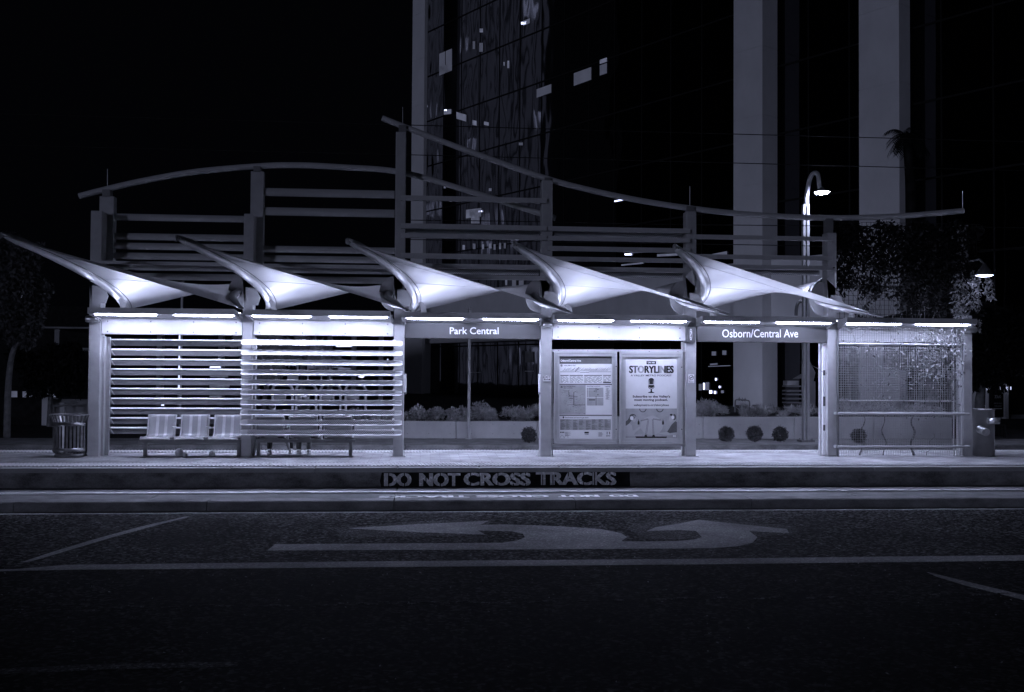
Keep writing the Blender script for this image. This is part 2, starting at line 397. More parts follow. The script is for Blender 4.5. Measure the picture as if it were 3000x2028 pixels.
ARROW = [(783,1613), (806,1594.5), (1200,1592), (1470,1590.5), (1518,1583), (1538,1574), (1532,1564), (1500,1557), (1400,1554.5), (1422,1566.5),
         (1220,1559), (1019,1548), (1200,1537), (1432,1526.5), (1406,1538), (1480,1536.5), (1640,1542), (1760,1550), (1820,1562), (1837,1574), (1820,1586), (1900,1586.5),
         (1985,1585), (2030,1582), (2056,1574), (2040,1556), (1985,1553), (1895,1556), (1920,1545), (1990,1534), (2046,1523), (2140,1533), (2305,1550), (2312,1562), (2195,1556),
         (2219,1574), (2205,1590), (2165,1600), (2090,1606), (1840,1608), (1500,1610)]
mark('turn_arrow_marking', ARROW, 'paint', .0065)
mark('faded_turn_arrow_marking', [(985,1548), (1200,1528), (1440,1524), (1410,1566), (1200,1573), (1000,1574)], 'paintold', .004)
mark('faded_turn_arrow_marking', [(1835,1546), (1862,1532), (2060,1522), (2330,1541), (2345,1560), (2225,1572), (1900,1580), (1868,1566)], 'paintold', .004)
# seam and leaves / grit on the asphalt
m = MB(); rnd = random.Random(5); x = -12.0; pts = []
while x < 10:
    y0 = -10.75+.03*rnd.gauss(0, 1)+.012*x; m.box((x, y0, ZR), (x+.12, y0+.02+.02*rnd.random(), ZR+.006)); x += .1+.25*(rnd.random() < .3)
tag(m.build('road_seam', 'paintold'), kind='structure')
m = MB(); rnd = random.Random(11)
for i in range(900):
    p = Vector((rnd.uniform(-13, 10), rnd.triangular(-15.5, -4.6, -8), ZR+.004)); s = rnd.uniform(.008, .035)
    a = rnd.random()*6.28; d = Vector((math.cos(a), math.sin(a), .25))*s; e = Vector((-math.sin(a), math.cos(a), .15))*s*.6
    m.face([p-d*.5, p+e*.5, p+d*.5, p-e*.5+Vector((0, 0, .006))])
tag(m.build('road_litter', 'paint'), 'tiny pale leaves and grit scattered over the dark asphalt', 'litter', kind='stuff')

# ================================================================== WRITING ON THE TRACK BED
Yf = -2.236
m = MB(); q = [(1119,1381), (1845,1381), (1846,1424), (1838,1430), (1500,1432), (1118,1433), (1113,1410)]
pts = [PY(x, y, Yf) for x, y in q]
warn = thing('painted_warning', 'black painted band on the platform face stencilled DO NOT CROSS TRACKS', 'warning', (pts[0].x, Yf, -.3))
m.prism(pts, (0, -.002, 0)); m.build('black_band', 'black', warn)
m = MB(); yy = Yf-.0035
for tx, x0, x1, y0, y1 in (('DO', 1125, 1206, 1386, 1425), ('NOT', 1228, 1349, 1386, 1425), ('CROSS', 1358, 1555, 1385, 1423), ('TRACKS', 1570, 1806, 1383, 1421.5)):
    for k, dx in enumerate((-2.2, -1.1, 0, 1.1, 2.2)): textpx(m, tx, .02, x0+2.2+dx, y0, x1-2.2+dx, y1, yy-k*.0003)
m.build('stencilled_lettering', 'stencil', warn)
m = MB()                                   # bridges of the stencil
for x, y0, y1 in ((1139,1385,1426),(1185,1384,1396),(1185,1415,1427),(1290,1384,1398),(1290,1414,1427),(1378,1384,1394),(1378,1414,1425),(1459,1383,1397),(1459,1412,1425),(1406,1396,1425),(1504,1383,1390),(1540,1383,1390),(1504,1417,1425),(1540,1417,1425),(1620,1392,1424),(1665,1381,1396),(1710,1382,1393),(1710,1412,1423),(1742,1382,1424),(1787,1382,1390),(1787,1415,1423),(1248,1384,1427),(1335,1394,1427),(1590,1391,1424)):
    p = [PY(x-1.4, y0, yy-.003), PY(x+1.4, y0, yy-.003), PY(x+1.4, y1, yy-.003), PY(x-1.4, y1, yy-.003)]; MB().face(p).build('stencil_bridge', 'black', warn)
a = G(1868, 1453.5, ZT+.004); c = G(1112, 1453.5, ZT+.004)
t2 = thing('ground_warning', 'white DO NOT CROSS TRACKS lettering upside down on the track slab beside the rail', 'warning', ((a.x+c.x)/2, -3.6, ZT))
m = MB()
for tx, xa, xb in (('DO', 1865, 1786), ('NOT', 1752, 1634), ('CROSS', 1605, 1395), ('TRACKS', 1372, 1112)):
    g0 = G(xa, 1452.5, ZT+.004); g1 = G(xb, 1452.5, ZT+.004)
    for k, dx in enumerate((-.014, 0, .014)): text(m, tx, .02, (g0.x+dx, -3.52, ZT+.004+k*.0006), (g1.x-g0.x, 0, 0), (0, -.27, 0))
m.build('ground_lettering', 'white', t2)

# ================================================================== SHELTER POSTS
def zpx(x, y, Y): return PY(x, y, Y).z
def xpx(x, y, Y): return PY(x, y, Y).x
post_desc = ['leftmost tall shelter post beside the litter bin', 'shelter post between the facing bench and the white front slats',
 'tallest shelter post carrying the start of the upper roof pipe, right of the white slats', 'shelter post with the EXIT sign left of the transit map',
 'shelter post with the question mark box right of the podcast poster', 'shelter post between the Osborn sign and the vine screen', 'rightmost short shelter post beside the drinking fountain']
tops = [617, 626, 386, 528, 619, 682, 925]
edges = [(254,288),(705.5,735.5),(1151,1181),(1583,1615),(2010,2039),(2425,2452),(2824,2850)]
POSTS = []
for i in range(7):
    x0 = xpx(edges[i][0], 1338, 0); x1 = xpx(edges[i][1], 1338, 0); xc = (x0+x1)/2
    zt = zpx(edges[i][0]+10, tops[i], .0)
    p = thing('shelter_post', post_desc[i], 'post', (xc, .14, 0), 'posts of the platform shelter')
    m = MB(); m.box((x0, 0, .012), (x1, .3, zt)); o = m.build('shaft', 'post', p)
    bv = o.modifiers.new('bevel', 'BEVEL'); bv.width = .012; bv.segments = 2
    m = MB(); m.box((x0-.05, -.05, 0), (x1+.05, .36, .012)); m.build('base_plate', 'steel', p)
    sgn = 1 if i < 3 else -1
    m = MB(); xe = x1 if sgn > 0 else x0        # inner channel that carries the panels
    if i in (0, 1, 4):
        m.box((xe+sgn*.003, .12, .013), (xe+sgn*.05, .24, 2.42))
        if i == 0: m.box((xe+.003, .3, .013), (xe+.1, .38, 2.4))
        m.build('panel_channel', 'post', p)
    POSTS.append((p, x0, x1, xc))
# upper stub columns of the first two posts and stubs under the roof pipes
def boxpx(mb, x0, y0, x1, y1, Y, dy):
    a = PY(x0, y0, Y); b = PY(x1, y1, Y); return mb.box((a.x, Y, b.z), (b.x, Y+dy, a.z))
for i, (a, top, x0, x1) in enumerate(((0, 575, 292, 329), (1, 502, 735, 768))):
    m = MB(); boxpx(m, x0, top, x1, 850, .42, .2); m.build('upper_column', 'post', POSTS[a][0])
for a, x0, y0, x1, y1 in ((0, 299, 555, 322, 577), (1, 742, 486, 763, 504), (2, 1168, 366, 1190, 388), (3, 1596, 520, 1614, 530), (4, 2013, 604, 2035, 621), (5, 2422, 640, 2441, 684)):
    m = MB(); boxpx(m, x0, y0, x1, y1, .42 if a < 2 else .1, .18); m.build('pipe_saddle', 'dark', POSTS[a][0])
# round pods and boxes fixed to posts
def pod(x0, y0, x1, y1, Y, label, horiz=True):
    a = PY(x0, y0, Y); b = PY(x1, y1, Y); r = abs(a.z-b.z)/2; c = (a+b)/2
    o = thing('camera_pod', label, 'camera pod', c, 'rounded pods on the posts')
    m = MB(); n = 14; L = abs(b.x-a.x)
    m.tube([(a.x, Y, c.z), (a.x+.02, Y, c.z), (b.x-.02, Y, c.z), (b.x, Y, c.z)], [r*.8, r, r, r*.8], 18); m.build('housing', 'steel', o)
    m = MB().box((c.x-.04, Y, c.z-.03), (c.x+.04, .0 if Y < 0 else Y, c.z+.03)); m.build('mount', 'post', o)
pod(252, 924, 290, 946, -.10, 'rounded pale pod high on the leftmost post under the light box')
pod(1591, 943, 1617, 961, -.10, 'rounded pale pod on the post above the EXIT sign')
pod(2823, 957, 2860, 976, -.10, 'rounded pale pod high on the rightmost post among vines')

# ================================================================== HEADERS AND STATION SIGNS
def header(i, y0l, y1l, y0r, y1r, mt, Y, name, label, cat):
    xa, xb = POSTS[i][2]+.012, POSTS[i+1][1]-.012
    pa = POSTS[i][2]; mid = lambda q: q
    # tops and bottoms measured at both ends
    pl0, pl1 = PY(edges[i][1]+6, y0l, Y), PY(edges[i][1]+6, y1l, Y); pr0, pr1 = PY(edges[i+1][0]-4, y0r, Y), PY(edges[i+1][0]-4, y1r, Y)
    z1 = (pl0.z+pr0.z)/2; z0 = (pl1.z+pr1.z)/2
    o = thing(name, label, cat, ((xa+xb)/2, Y, z0))
    m = MB().box((xa, Y, z0), (xb, Y+.16, z1)); q = m.build('panel', mt, o)
    bv = q.modifiers.new('bevel', 'BEVEL'); bv.width = .008
    return o, xa, xb, z0, z1
BOLTED = []
for i, lab in ((0, 'blank bright header panel above the slats behind the facing bench'), (1, 'blank bright header panel above the white front slats'), (3, 'blank bright header panel above the map and poster cases')):
    o, xa, xb, z0, z1 = header(i, *((932,980,934,981) if i == 0 else (938,983,940,984) if i == 1 else (949,995,952,998)), 'beam', .03, 'header_panel', lab, 'header panel')
    m = MB()
    for k in range(4):
        for zz in (z0+.05, z1-.07):
            c = Vector((xa+.12+(xb-xa-.24)*k/3, .029, zz)); MB().tube([c, c+Vector((0, -.006, 0))], .013, 8).build('bolt', 'bolt', o)
o, xa, xb, z0, z1 = header(2, 945, 992, 948, 993, 'sign', .0, 'station_sign', 'grey beam sign reading Park Central', 'sign')
m = MB(); textpx(m, 'Park Central', .012, 1317.5, 959, 1461, 979.5, -.006); m.build('lettering', 'white', o)
o, xa, xb, z0, z1 = header(4, 956, 1002, 958, 1004, 'sign', .0, 'station_sign', 'grey beam sign reading Osborn/Central Ave', 'sign')
m = MB(); textpx(m, 'Osborn/Central Ave', .004, 2116, 965, 2338, 989, -.006); m.build('lettering', 'white', o)
# vine bay header (behind the mesh)
xa, xb = POSTS[5][2]+.012, POSTS[6][1]-.012
o = thing('header_panel', 'dim header panel behind the vine mesh', 'header panel', ((xa+xb)/2, .35, 2.3))
m = MB().box((xa, .35, zpx(2600, 1003, .35)), (xb, .42, zpx(2600, 962, .35))); m.build('panel', 'beam', o)

# ================================================================== LIGHT BOXES
box_lab = ['leftmost light box above the facing bench', 'light box above the white front slats', 'light box above the Park Central sign',
           'light box above the map and poster cases', 'light box above the Osborn/Central Ave sign', 'rightmost light box above the vine mesh']
LB = [(256,686,278,460,510,686),(719,1143,739,911,965,1135),(1176,1588,1192,1358,1414,1577),(1623,2027,1634,1796,1848,2010),(2058,2450,2063,2224,2272,2433),(2482,2863,2479,2638,2681,2840)]
tL = [(901,917),(906,922),(912,927),(920,934),(924,938),(930,944)]
def light_box(i, front=True):
    f = 1 if front else -1; Yo = 0 if front else .30
    Y = lambda y: y if front else Yo-y
    a, b2 = LB[i][0], LB[i][1]
    X0, X1 = xpx(a, tL[i][0]+14, -.55), xpx(b2, tL[i][0]+14, -.55)
    z1 = zpx((a+b2)/2, (tL[i][0]+(tL[i+1][0] if i < 5 else 935))/2, -.55); z0 = z1-.115
    zb = z0-.07
    lab = box_lab[i] if front else 'back row '+box_lab[i]
    o = thing('light_box', lab+(' facing the street' if front else ' facing the far track'), 'light fixture', ((X0+X1)/2, Y(-.3), z0), 'light boxes of the shelter')
    m = MB(); prof = [(-.55, z0), (-.55, z1), (-.06, z1-.03), (-.06, zb)]
    m.prism([(X0, Y(y), z) for y, z in prof], (X1-X0, 0, 0)); q = m.build('housing', 'box', o)
    bm = bmesh.new(); bm.from_mesh(q.data); bmesh.ops.recalc_face_normals(bm, faces=bm.faces[:]); bm.to_mesh(q.data); bm.free()
    sl = (zb-z0)/.49
    for k in (0, 1):
        ta, tb = (LB[i][2+2*k], LB[i][3+2*k])
        xa_, xb_ = xpx(ta, tL[i][1]+3, -.5), xpx(tb, tL[i][1]+3, -.5)
        m = MB(); y0, y1 = -.525, -.435
        zf = lambda y: z0+sl*(y+.55)
        m.prism([(xa_, Y(y0), zf(y0)-.002), (xb_, Y(y0), zf(y0)-.002), (xb_-.05, Y(y1), zf(y1)-.002), (xa_+.05, Y(y1), zf(y1)-.002)], (0, 0, -.012))
        q = m.build('lamp_tube', 'tube' if front else 'wtube', o)
    m = MB(); m.box((X0+.12, Y(-.42 if front else -.50), z1-.014), (X1-.12, Y(-.36 if front else -.38), z1+.002)); m.build('uplight_tube', 'uptube' if front else 'upreartube', o)
    for xs, px_ in ((X0, POSTS[i][2]), (X1, POSTS[i+1][1])):
        m = MB(); s = 1 if xs == X0 else -1
        m.prism([(xs+s*.02, Y(-.5), z0+.06), (xs+s*.02, Y(-.5), z0-.0), (px_+s*.005, Y(-.03), zb-.05), (px_+s*.005, Y(-.03), zb+.04)], (s*.03, 0, 0)); m.build('bracket', 'post', o)
    return o
for i in range(6): light_box(i)
for i in range(6): light_box(i, False)

# ================================================================== SAILS
C1 = [(-.851,-2.28,4.098),(-.957,-2.342,4.235),(.971,-.905,3.529),(.278,1.638,3.078)]
C2 = [(.221,-1.933,2.89),(-.484,-1.25,3.197),(-.785,.961,3.398),(.449,1.899,3.911)]
def bez(c, t):
    c = [Vector(q) for q in c]; return c[0]*(1-t)**3+c[1]*3*t*(1-t)**2+c[2]*3*t*t*(1-t)+c[3]*t**3
sail_lab = ['leftmost twisted canopy sail reaching out past the first post', 'twisted canopy sail over the white front slats', 'twisted canopy sail over the Park Central sign',
            'twisted canopy sail over the map and poster cases', 'rightmost twisted canopy sail over the Osborn/Central Ave sign']
N = 48
for i in range(5):
    root = thing('canopy_sail', sail_lab[i], 'canopy', (PX[i], 0, 3.2), 'twisted metal sails along the shelter')
    e0 = [bez(C1, k/N)+Vector((PX[i], 0, 0)) for k in range(N+1)]
    e1 = [bez(C2, k/N)+Vector((PX[i+1], 0, 0)) for k in range(N+1)]
    rows = [[e0[k].lerp(e1[k], j/40) for j in range(41)] for k in range(N+1)]
    o = MB().grid(rows).build('membrane', 'sail', root)
    for k in (21, 33): MB().tube([e0[k].lerp(e1[k], j/20)+Vector((0, -.004, -.006)) for j in range(21)], .003, 4).build('panel_seam', 'rib', o)
    for e, sg, nm in ((e0, -1, 'rib'), (e1, 1, 'end_rib')):
        m = MB(); pts = []; rad = []; fl = []
        for k in range(N+1):
            t = k/N; tan = (e[min(k+1, N)]-e[max(k-1, 0)]).normalized()
            inw = (e1[k]-e0[k]).normalized()*sg*(1 if sg < 0 else 1)
            inw = (inw-tan*inw.dot(tan)).normalized()
            g = min(1, t*5+.12)
            pts.append(e[k]+inw*(.115*g+.03)); rad.append(.018+.062*min(1, t*4.0)); fl.append((e[k], e[k]+inw*(.10*g+.02)))
        m.tube(pts, rad, 14)
        m.add([p for f in fl for p in f], [(2*k, 2*k+1, 2*k+3, 2*k+2) for k in range(N)], True)
        q = m.build(nm, 'rib', root)
        m = MB()
        MB().tube([f[0]+Vector((0, -.012, -.012)) for f in fl], .007, 5).build('seam', 'bolt', q)
# gusset plates where the ribs meet the posts (part of each post)
for i in range(6):
    p, x0, x1, xc = POSTS[i]
    m = MB(); n = 18
    zc = 3.28
    if i > 0:
        arc = [(x0-.005+0, 0, zc-.3)]+[(x0-.02-.30*math.sin(a), .0, zc+.08+.36*math.cos(a)) for a in [math.pi*k/14 for k in range(15)]]
        m.prism([(q[0], .16, q[2]) for q in arc[1:]], (0, .05, 0))
    if i < 6:
        m.prism([(x0+.04, -.02, zc-.12), (x0+.16, -.02, zc+.32), (x0+.02, -.35, zc+.62), (x0-.03, -.02, zc+.5)], (.03, 0, 0))
        m.prism([(x0+.06, -.035, zc-.2), (x1+.10, -.035, zc-.2), (x1+.15, -.035, zc-.05), (x1+.06, -.035, zc+.14), (x0+.06, -.035, zc+.16)], (0, .03, 0))
        m.prism([(x1+.34+.12*math.cos(a), .15, zc-.38+.3*math.sin(a)) for a in [math.radians(-60+12*k) for k in range(15)]]+[(x1+.28+.06*math.cos(a), .15, zc-.36+.24*math.sin(a)) for a in [math.radians(108-12*k) for k in range(15)]], (0, .04, 0))
    m.build('gusset', 'post', p)
# ================================================================== UPPER LOUVRES
def slat_mb(mb, xa, xb, zc, h, Y, tilt=.35, d=.05):     # half-round slat, hollow side away from the viewer
    n = 7; prof = []
    for k in range(n):
        a = -1.15+2.3*k/(n-1)
        prof.append((Y-d*math.cos(a)+d*.4, zc+h*.5*math.sin(a)/math.sin(1.15)))
    rows = [[(x, y, z) for y, z in prof] for x in (xa, xb)]
    mb.grid(rows, True)
    return mb
def louvre(name, label, spec, mt='upper', grp='upper louvre screens'):
    x0 = sum(s[0] for s in spec)/len(spec); 
    c = PY(x0, spec[0][2], .5)
    o = thing(name, label, 'louvre screen', c, grp)
    for s in spec:
        xl, xr, yl, yr, hpx, Y, kind = s
        a = PY(xl, yl, Y); b = PY(xr, yr, Y); z = (a.z+b.z)/2; h = hpx/2950.05*(Y-CY)
        m = MB()
        if kind == 'slat': slat_mb(m, a.x, b.x, z, h, Y); q = m.build('slat', mt, o)
        else:
            m.box((a.x, Y, z-h*.5), (b.x, Y+.07, z+h*.5)); m.box((a.x, Y-.03, z-h*.5-.012), (b.x, Y+.07, z-h*.5-.001)); q = m.build('bar', 'box', o)
    return o
sp = [(330,717,635,643,19,.5,'slat'),(330,717,692,699,19,.5,'slat'),(330,717,720,727,19,.5,'slat'),(330,717,749,756,19,.5,'slat'),(330,717,780,787,20,.5,'slat'),(330,717,808,815,19,.5,'slat'),(276,717,768,773,7,-.1,'bar')]
louvre('louvre_screen', 'six perforated upper slats over the leftmost bay', sp)
sp = [(768,1156,563,570,23,.5,'slat'),(768,1156,619,626,23,.5,'slat'),(768,1156,729,736,19,.5,'slat'),(768,1156,757,764,19,.5,'slat'),(768,1156,788,795,20,.5,'slat'),(768,1156,817,824,19,.5,'slat'),(720,1152,775,782,7,-.1,'bar')]
louvre('louvre_screen', 'six perforated upper slats rising under the arched roof pipe', sp)
sp = [(1174,1602,580,586,13,-.08,'bar'),(1174,1602,661,668,13,-.08,'bar'),(1190,1578,677,683,17,.5,'slat'),(1174,1602,689,696,12,-.08,'bar'),(1174,1602,748,754,13,-.08,'bar'),(1174,1602,777,783,12,-.08,'bar'),(1190,1578,794,799,16,.5,'slat'),(1174,1602,808,815,11,-.08,'bar')]
louvre('louvre_screen', 'upper bars and slats between the tallest post and the EXIT post', sp)
sp = [(1606,2022,669,676,12,-.08,'bar'),(1622,2004,685,690,15,.5,'slat'),(1606,2022,697,704,11,-.08,'bar'),(1606,2022,727,733,12,-.08,'bar'),(1606,2022,757,763,11,-.08,'bar'),(1606,2022,786,791,11,-.08,'bar'),(1622,2004,803,808,16,.5,'slat')]
louvre('louvre_screen', 'upper bars and slats over the map and poster bay', sp)
sp = [(2034,2440,693,699,11,-.08,'bar'),(2034,2440,750,756,11,-.08,'bar'),(2034,2440,778,785,11,-.08,'bar'),(2050,2400,796,799,15,.5,'slat')]
louvre('louvre_screen', 'three upper bars in front of the broad concrete column', sp)
# ================================================================== ROOF PIPES, RODS, WIRES
def smooth(pts, n=10):
    out = []
    P4 = [pts[0]]+pts+[pts[-1]]
    for i in range(1, len(P4)-2):
        for k in range(n):
            t = k/n; a, b2, c, d = P4[i-1], P4[i], P4[i+1], P4[i+2]
            out.append(.5*((2*b2)+(c-a)*t+(2*a-5*b2+4*c-d)*t*t+(3*b2-a-3*c+d)*t**3))
    out.append(pts[-1]); return out
for lab, q, Y in (('long roof pipe arching over the left bays and sloping down to the right', [(232,575),(310,555),(420,530),(570,504),(745,488),(860,484),(1000,490),(1180,506),(1400,568),(1520,606),(1628,640)], .5),
               ('sweeping roof pipe falling from the tallest post to the far right', [(1120,346),(1180,370),(1300,416),(1420,460),(1600,523),(1750,562),(1900,592),(2050,614),(2200,629),(2380,638),(2520,638),(2660,632),(2822,618)], .22)):
    pts = smooth([PY(x, y, Y) for x, y in q])
    o = MB().tube(pts, .062, 16).build('roof_pipe', 'pipe', origin=pts[0]); tag(o, lab, 'roof pipe', 'roof pipes')
for (x, y0, y1, Y, lab) in ((315,495,556,.5,'thin rod standing on the left end of the arched roof pipe'),(1180,314,372,.22,'thin rod on top of the tallest post'),(2021,546,606,.22,'thin rod on the post right of the poster'),(2820,560,618,.22,'thin rod at the far right end of the roof pipe')):
    a = PY(x, y1, Y); c = PY(x, y0, Y)
    tag(MB().tube([a, c], .008, 6).build('lightning_rod', 'steel', origin=a), lab, 'rod', 'lightning rods')
for q, lab in (([(-60,332),(1000,361),(2000,389),(3060,417)], 'topmost overhead wire crossing the whole night sky'), ([(-60,424),(1000,449),(2000,474),(3060,502)], 'second overhead wire from the top, above the street lamp'),
          ([(1190,645),(1600,650),(2000,658),(3060,668)], 'third overhead wire just above the upper bars'), ([(1190,702),(1700,710),(2100,716),(3060,733)], 'lowest overhead wire passing behind the upper bars')):
    pts = [PY(x, y, 3.4) for x, y in q]
    tag(MB().tube(smooth(pts, 6), .011, 6).build('overhead_wire', 'wire', origin=pts[0]), lab, 'wire', 'overhead wires')

# ================================================================== LOWER SLATS
def slat_solid(xa, xb, z, h, Y, front=True):
    # curved sheet with a rolled lower lip, rounded at the ends
    s = -1 if front else 1
    prof = [(.03, .50), (-.012, .48), (-.018, .36), (-.024, .05), (-.03, -.2), (-.036, -.32), (-.07, -.42), (-.07, -.50), (-.02, -.505)]
    m = MB(); rows = []
    xs = [xa, xa+.012, xa+.03, xa+.06]+[xa+.06+(xb-xa-.12)*k/6 for k in range(1, 6)]+[xb-.06, xb-.03, xb-.012, xb]
    for i, x in enumerate(xs):
        e = min(i, len(xs)-1-i); k = (.55, .8, .93, 1.)[min(e, 3)]
        rows.append([(x, Y+s*-y if not front else Y+y, z+h*zz*k) for y, zz in prof])
    return m.grid(rows, True)
front = thing('slat_screen', 'white perforated horizontal slats across the front of the second bay', 'slat screen', (PX[1]+1.5, -.16, 1.2), 'lower slat screens')
yl = [1002.5+29.25*k for k in range(10)]
for k in range(10):
    a = PY(707.5-.45*k, yl[k], -.16); c = PY(1180-.3*k, yl[k]+4.3-.15*k, -.16); z = (a.z+c.z)/2
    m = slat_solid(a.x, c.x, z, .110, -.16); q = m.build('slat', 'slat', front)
    so = q.modifiers.new('sheet', 'SOLIDIFY'); so.thickness = .004
    for xx in (a.x, c.x):
        e = MB(); s = 1 if xx == a.x else -1
        e.grid([[(xx+s*t, -.16+yy-.003, z+.110*zz*kk) for yy, zz in ((-.012, .48), (-.018, .36), (-.024, .05), (-.03, -.2), (-.036, -.32), (-.07, -.42))] for t, kk in ((.0, .56), (.012, .8), (.03, .93), (.06, 1.), (.15, 1.))], True)
        e.build('end_cap', 'slatplain', q)
    e = MB(); e.grid([[(x, -.16+yy, z+.110*zz) for yy, zz in ((-.0385, -.325), (-.073, -.42), (-.073, -.508), (-.02, -.513))] for x in (a.x+.04, c.x-.04)], True); e.build('lower_lip', 'slatplain', q)
    m = MB().box((c.x-.20, -.13, z+.02), (c.x-.16, .02, z+.075)); m.build('bracket', 'slatplain', front)
    m = MB().box((a.x+.24, -.13, z-.02), (a.x+.27, .02, z+.05)); m.build('bracket', 'slatplain', front)
rear = thing('slat_screen', 'grey horizontal slats with pointed brackets behind the facing bench', 'slat screen', (PX[0]+1.5, .45, 1.2), 'lower slat screens')
for k in range(10):
    yc = 1003.5+28.7*k
    a = PY(326-.3*k, yc, .42); c = PY(714, yc+3-.3*k, .42); z = (a.z+c.z)/2; h = .132
    m = MB(); n = 6
    prof = [(.40, z+h*.34), (.41, z-h*.5), (.43, z-h*.5)]
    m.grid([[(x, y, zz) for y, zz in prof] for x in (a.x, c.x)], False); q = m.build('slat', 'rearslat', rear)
    e = MB(); e.grid([[(x, y, zz) for y, zz in ((.47, z+h*.56), (.405, z+h*.53), (.38, z+h*.36), (.382, z+h*.33))] for x in (a.x, c.x)], False); e.build('upper_lip', 'slatplain', q)
    so = q.modifiers.new('sheet', 'SOLIDIFY'); so.thickness = .004
    m = MB(); m.tube([(a.x-.09, .37, z+.05), (a.x+.01, .37, z+.05)], .035, 12); m.tube([(a.x-.001, .37, z+.05), (a.x+.016, .37, z+.05)], .016, 8)
    m.prism([(a.x+.0, .36, z+.07), (a.x+.09, .36, z-.07), (a.x+.02, .36, z-.02)], (0, .03, 0)); m.build('bracket', 'post', rear)
xa = xpx(312, 1150, .4); xb = xpx(320, 1150, .4)
MB().box((xa, .39, .015), (xb, .45, 2.42)).build('upright', 'post', rear)
MB().box((POSTS[1][1]-.1, .47, .015), (POSTS[1][1]-.03, .53, 2.42)).build('upright', 'post', rear)

# ================================================================== BENCHES
def bench(label, xs, Yc, sgn, legs, beam):
    # sgn -1: faces the street; +1: faces the far track
    o = thing('platform_bench', label, 'bench', (sum(xs)/len(xs), Yc, 0), 'benches under the shelter')
    m = MB().box((beam[0], Yc-.05, .285), (beam[1], Yc+.05, .345)); m.build('beam', 'dark', o)
    for x in legs:
        m = MB().box((x-.035, Yc-.035, .012), (x+.035, Yc+.035, .29)); m.box((x-.06, Yc-.18, 0), (x+.06, Yc+.18, .012)); m.build('leg', 'dark', o)
    W = .55
    for x in xs:
        s = sgn; Y = lambda y: Yc+s*y
        sr = []
        prof = [(.27, .36), (.285, .395), (.25, .415), (.1, .40), (-.1, .395), (-.17, .41), (-.21, .46), (-.27, .70), (-.29, .80), (-.31, .825), (-.335, .81)]
        rows = []
        for y, z in prof:
            rows.append([(x-W/2+W*j/8, Y(y), z+(.010*abs(j-4)/4)**1) for j in range(9)])
        q = MB().grid(rows, True).build('seat_shell', 'seat', o)
        so = q.modifiers.new('sheet', 'SOLIDIFY'); so.thickness = .006
        for dx in (-W/2, W/2):
            MB().tube([(x+dx, Y(y), z) for y, z in prof], .013, 8).build('rim', 'seatrim', q)
        MB().tube([(x-W/2, Y(.285), .385), (x+W/2, Y(.285), .385)], .017, 8).build('rim', 'seatrim', q)
        MB().tube([(x-W/2, Y(-.32), .822), (x+W/2, Y(-.32), .822)], .016, 8).build('rim', 'seatrim', q)
        for dx in (-.085, .085):
            MB().grid([[(x+dx-.03, Y(y+.005), z+.006), (x+dx+.03, Y(y+.005), z+.006)] for y, z in prof[2:10]], True).build('rib_strip', 'seatrim', q)
        MB().box((x-.12, Yc-.06, .345), (x+.12, Yc+.06, .392)).build('mount', 'dark', q)
    for k in range(len(xs)-1):
        x = (xs[k]+xs[k+1])/2
        m = MB().tube([(x, Yc+sgn*.0, .34), (x-.01, Yc+sgn*.05, .5), (x-.02, Yc+sgn*.02, .60), (x-.02, Yc-sgn*.16, .60)], .013, 8)
        m.ball((x-.02, Yc+sgn*.06, .605), (.03, .07, .015), 8, 6); m.build('armrest', 'seatrim', o)
    return o
Y1 = .06
bx = [xpx(v, 1280, Y1) for v in (464, 562.5, 661)]
bench('perforated metal bench facing the street under the leftmost bay', bx, Y1, -1, [xpx(426, 1320, Y1), xpx(700, 1320, Y1)], (xpx(408, 1296, Y1), xpx(712, 1296, Y1)))
Y2 = .16
bx2 = [xpx(v, 1280, Y2) for v in (796, 893, 993)]
bench('perforated metal bench seen from behind through the white slats', bx2, Y2, 1, [xpx(757, 1320, Y2), xpx(1027, 1320, Y2)], (xpx(752, 1296, Y2), xpx(1042, 1296, Y2)))
for x, y, r, lab in ((525,1338,.085,'larger pale rounded lump with a small bump lying under the facing bench'),(621,1340,.062,'smaller pale rounded lump lying under the facing bench')):
    p = PY(x, y, -.02); m = MB(); m.ball((p.x, -.02, r*1.02), (r, r*.9, r*1.1), 14, 10)
    if r > .07: m.ball((p.x+.11, -.02, .045), (.055, .045, .045), 10, 8)
    tag(m.build('pale_lump', 'marble', origin=(p.x, -.02, 0)), lab, 'lump', 'pale lumps on the platform')

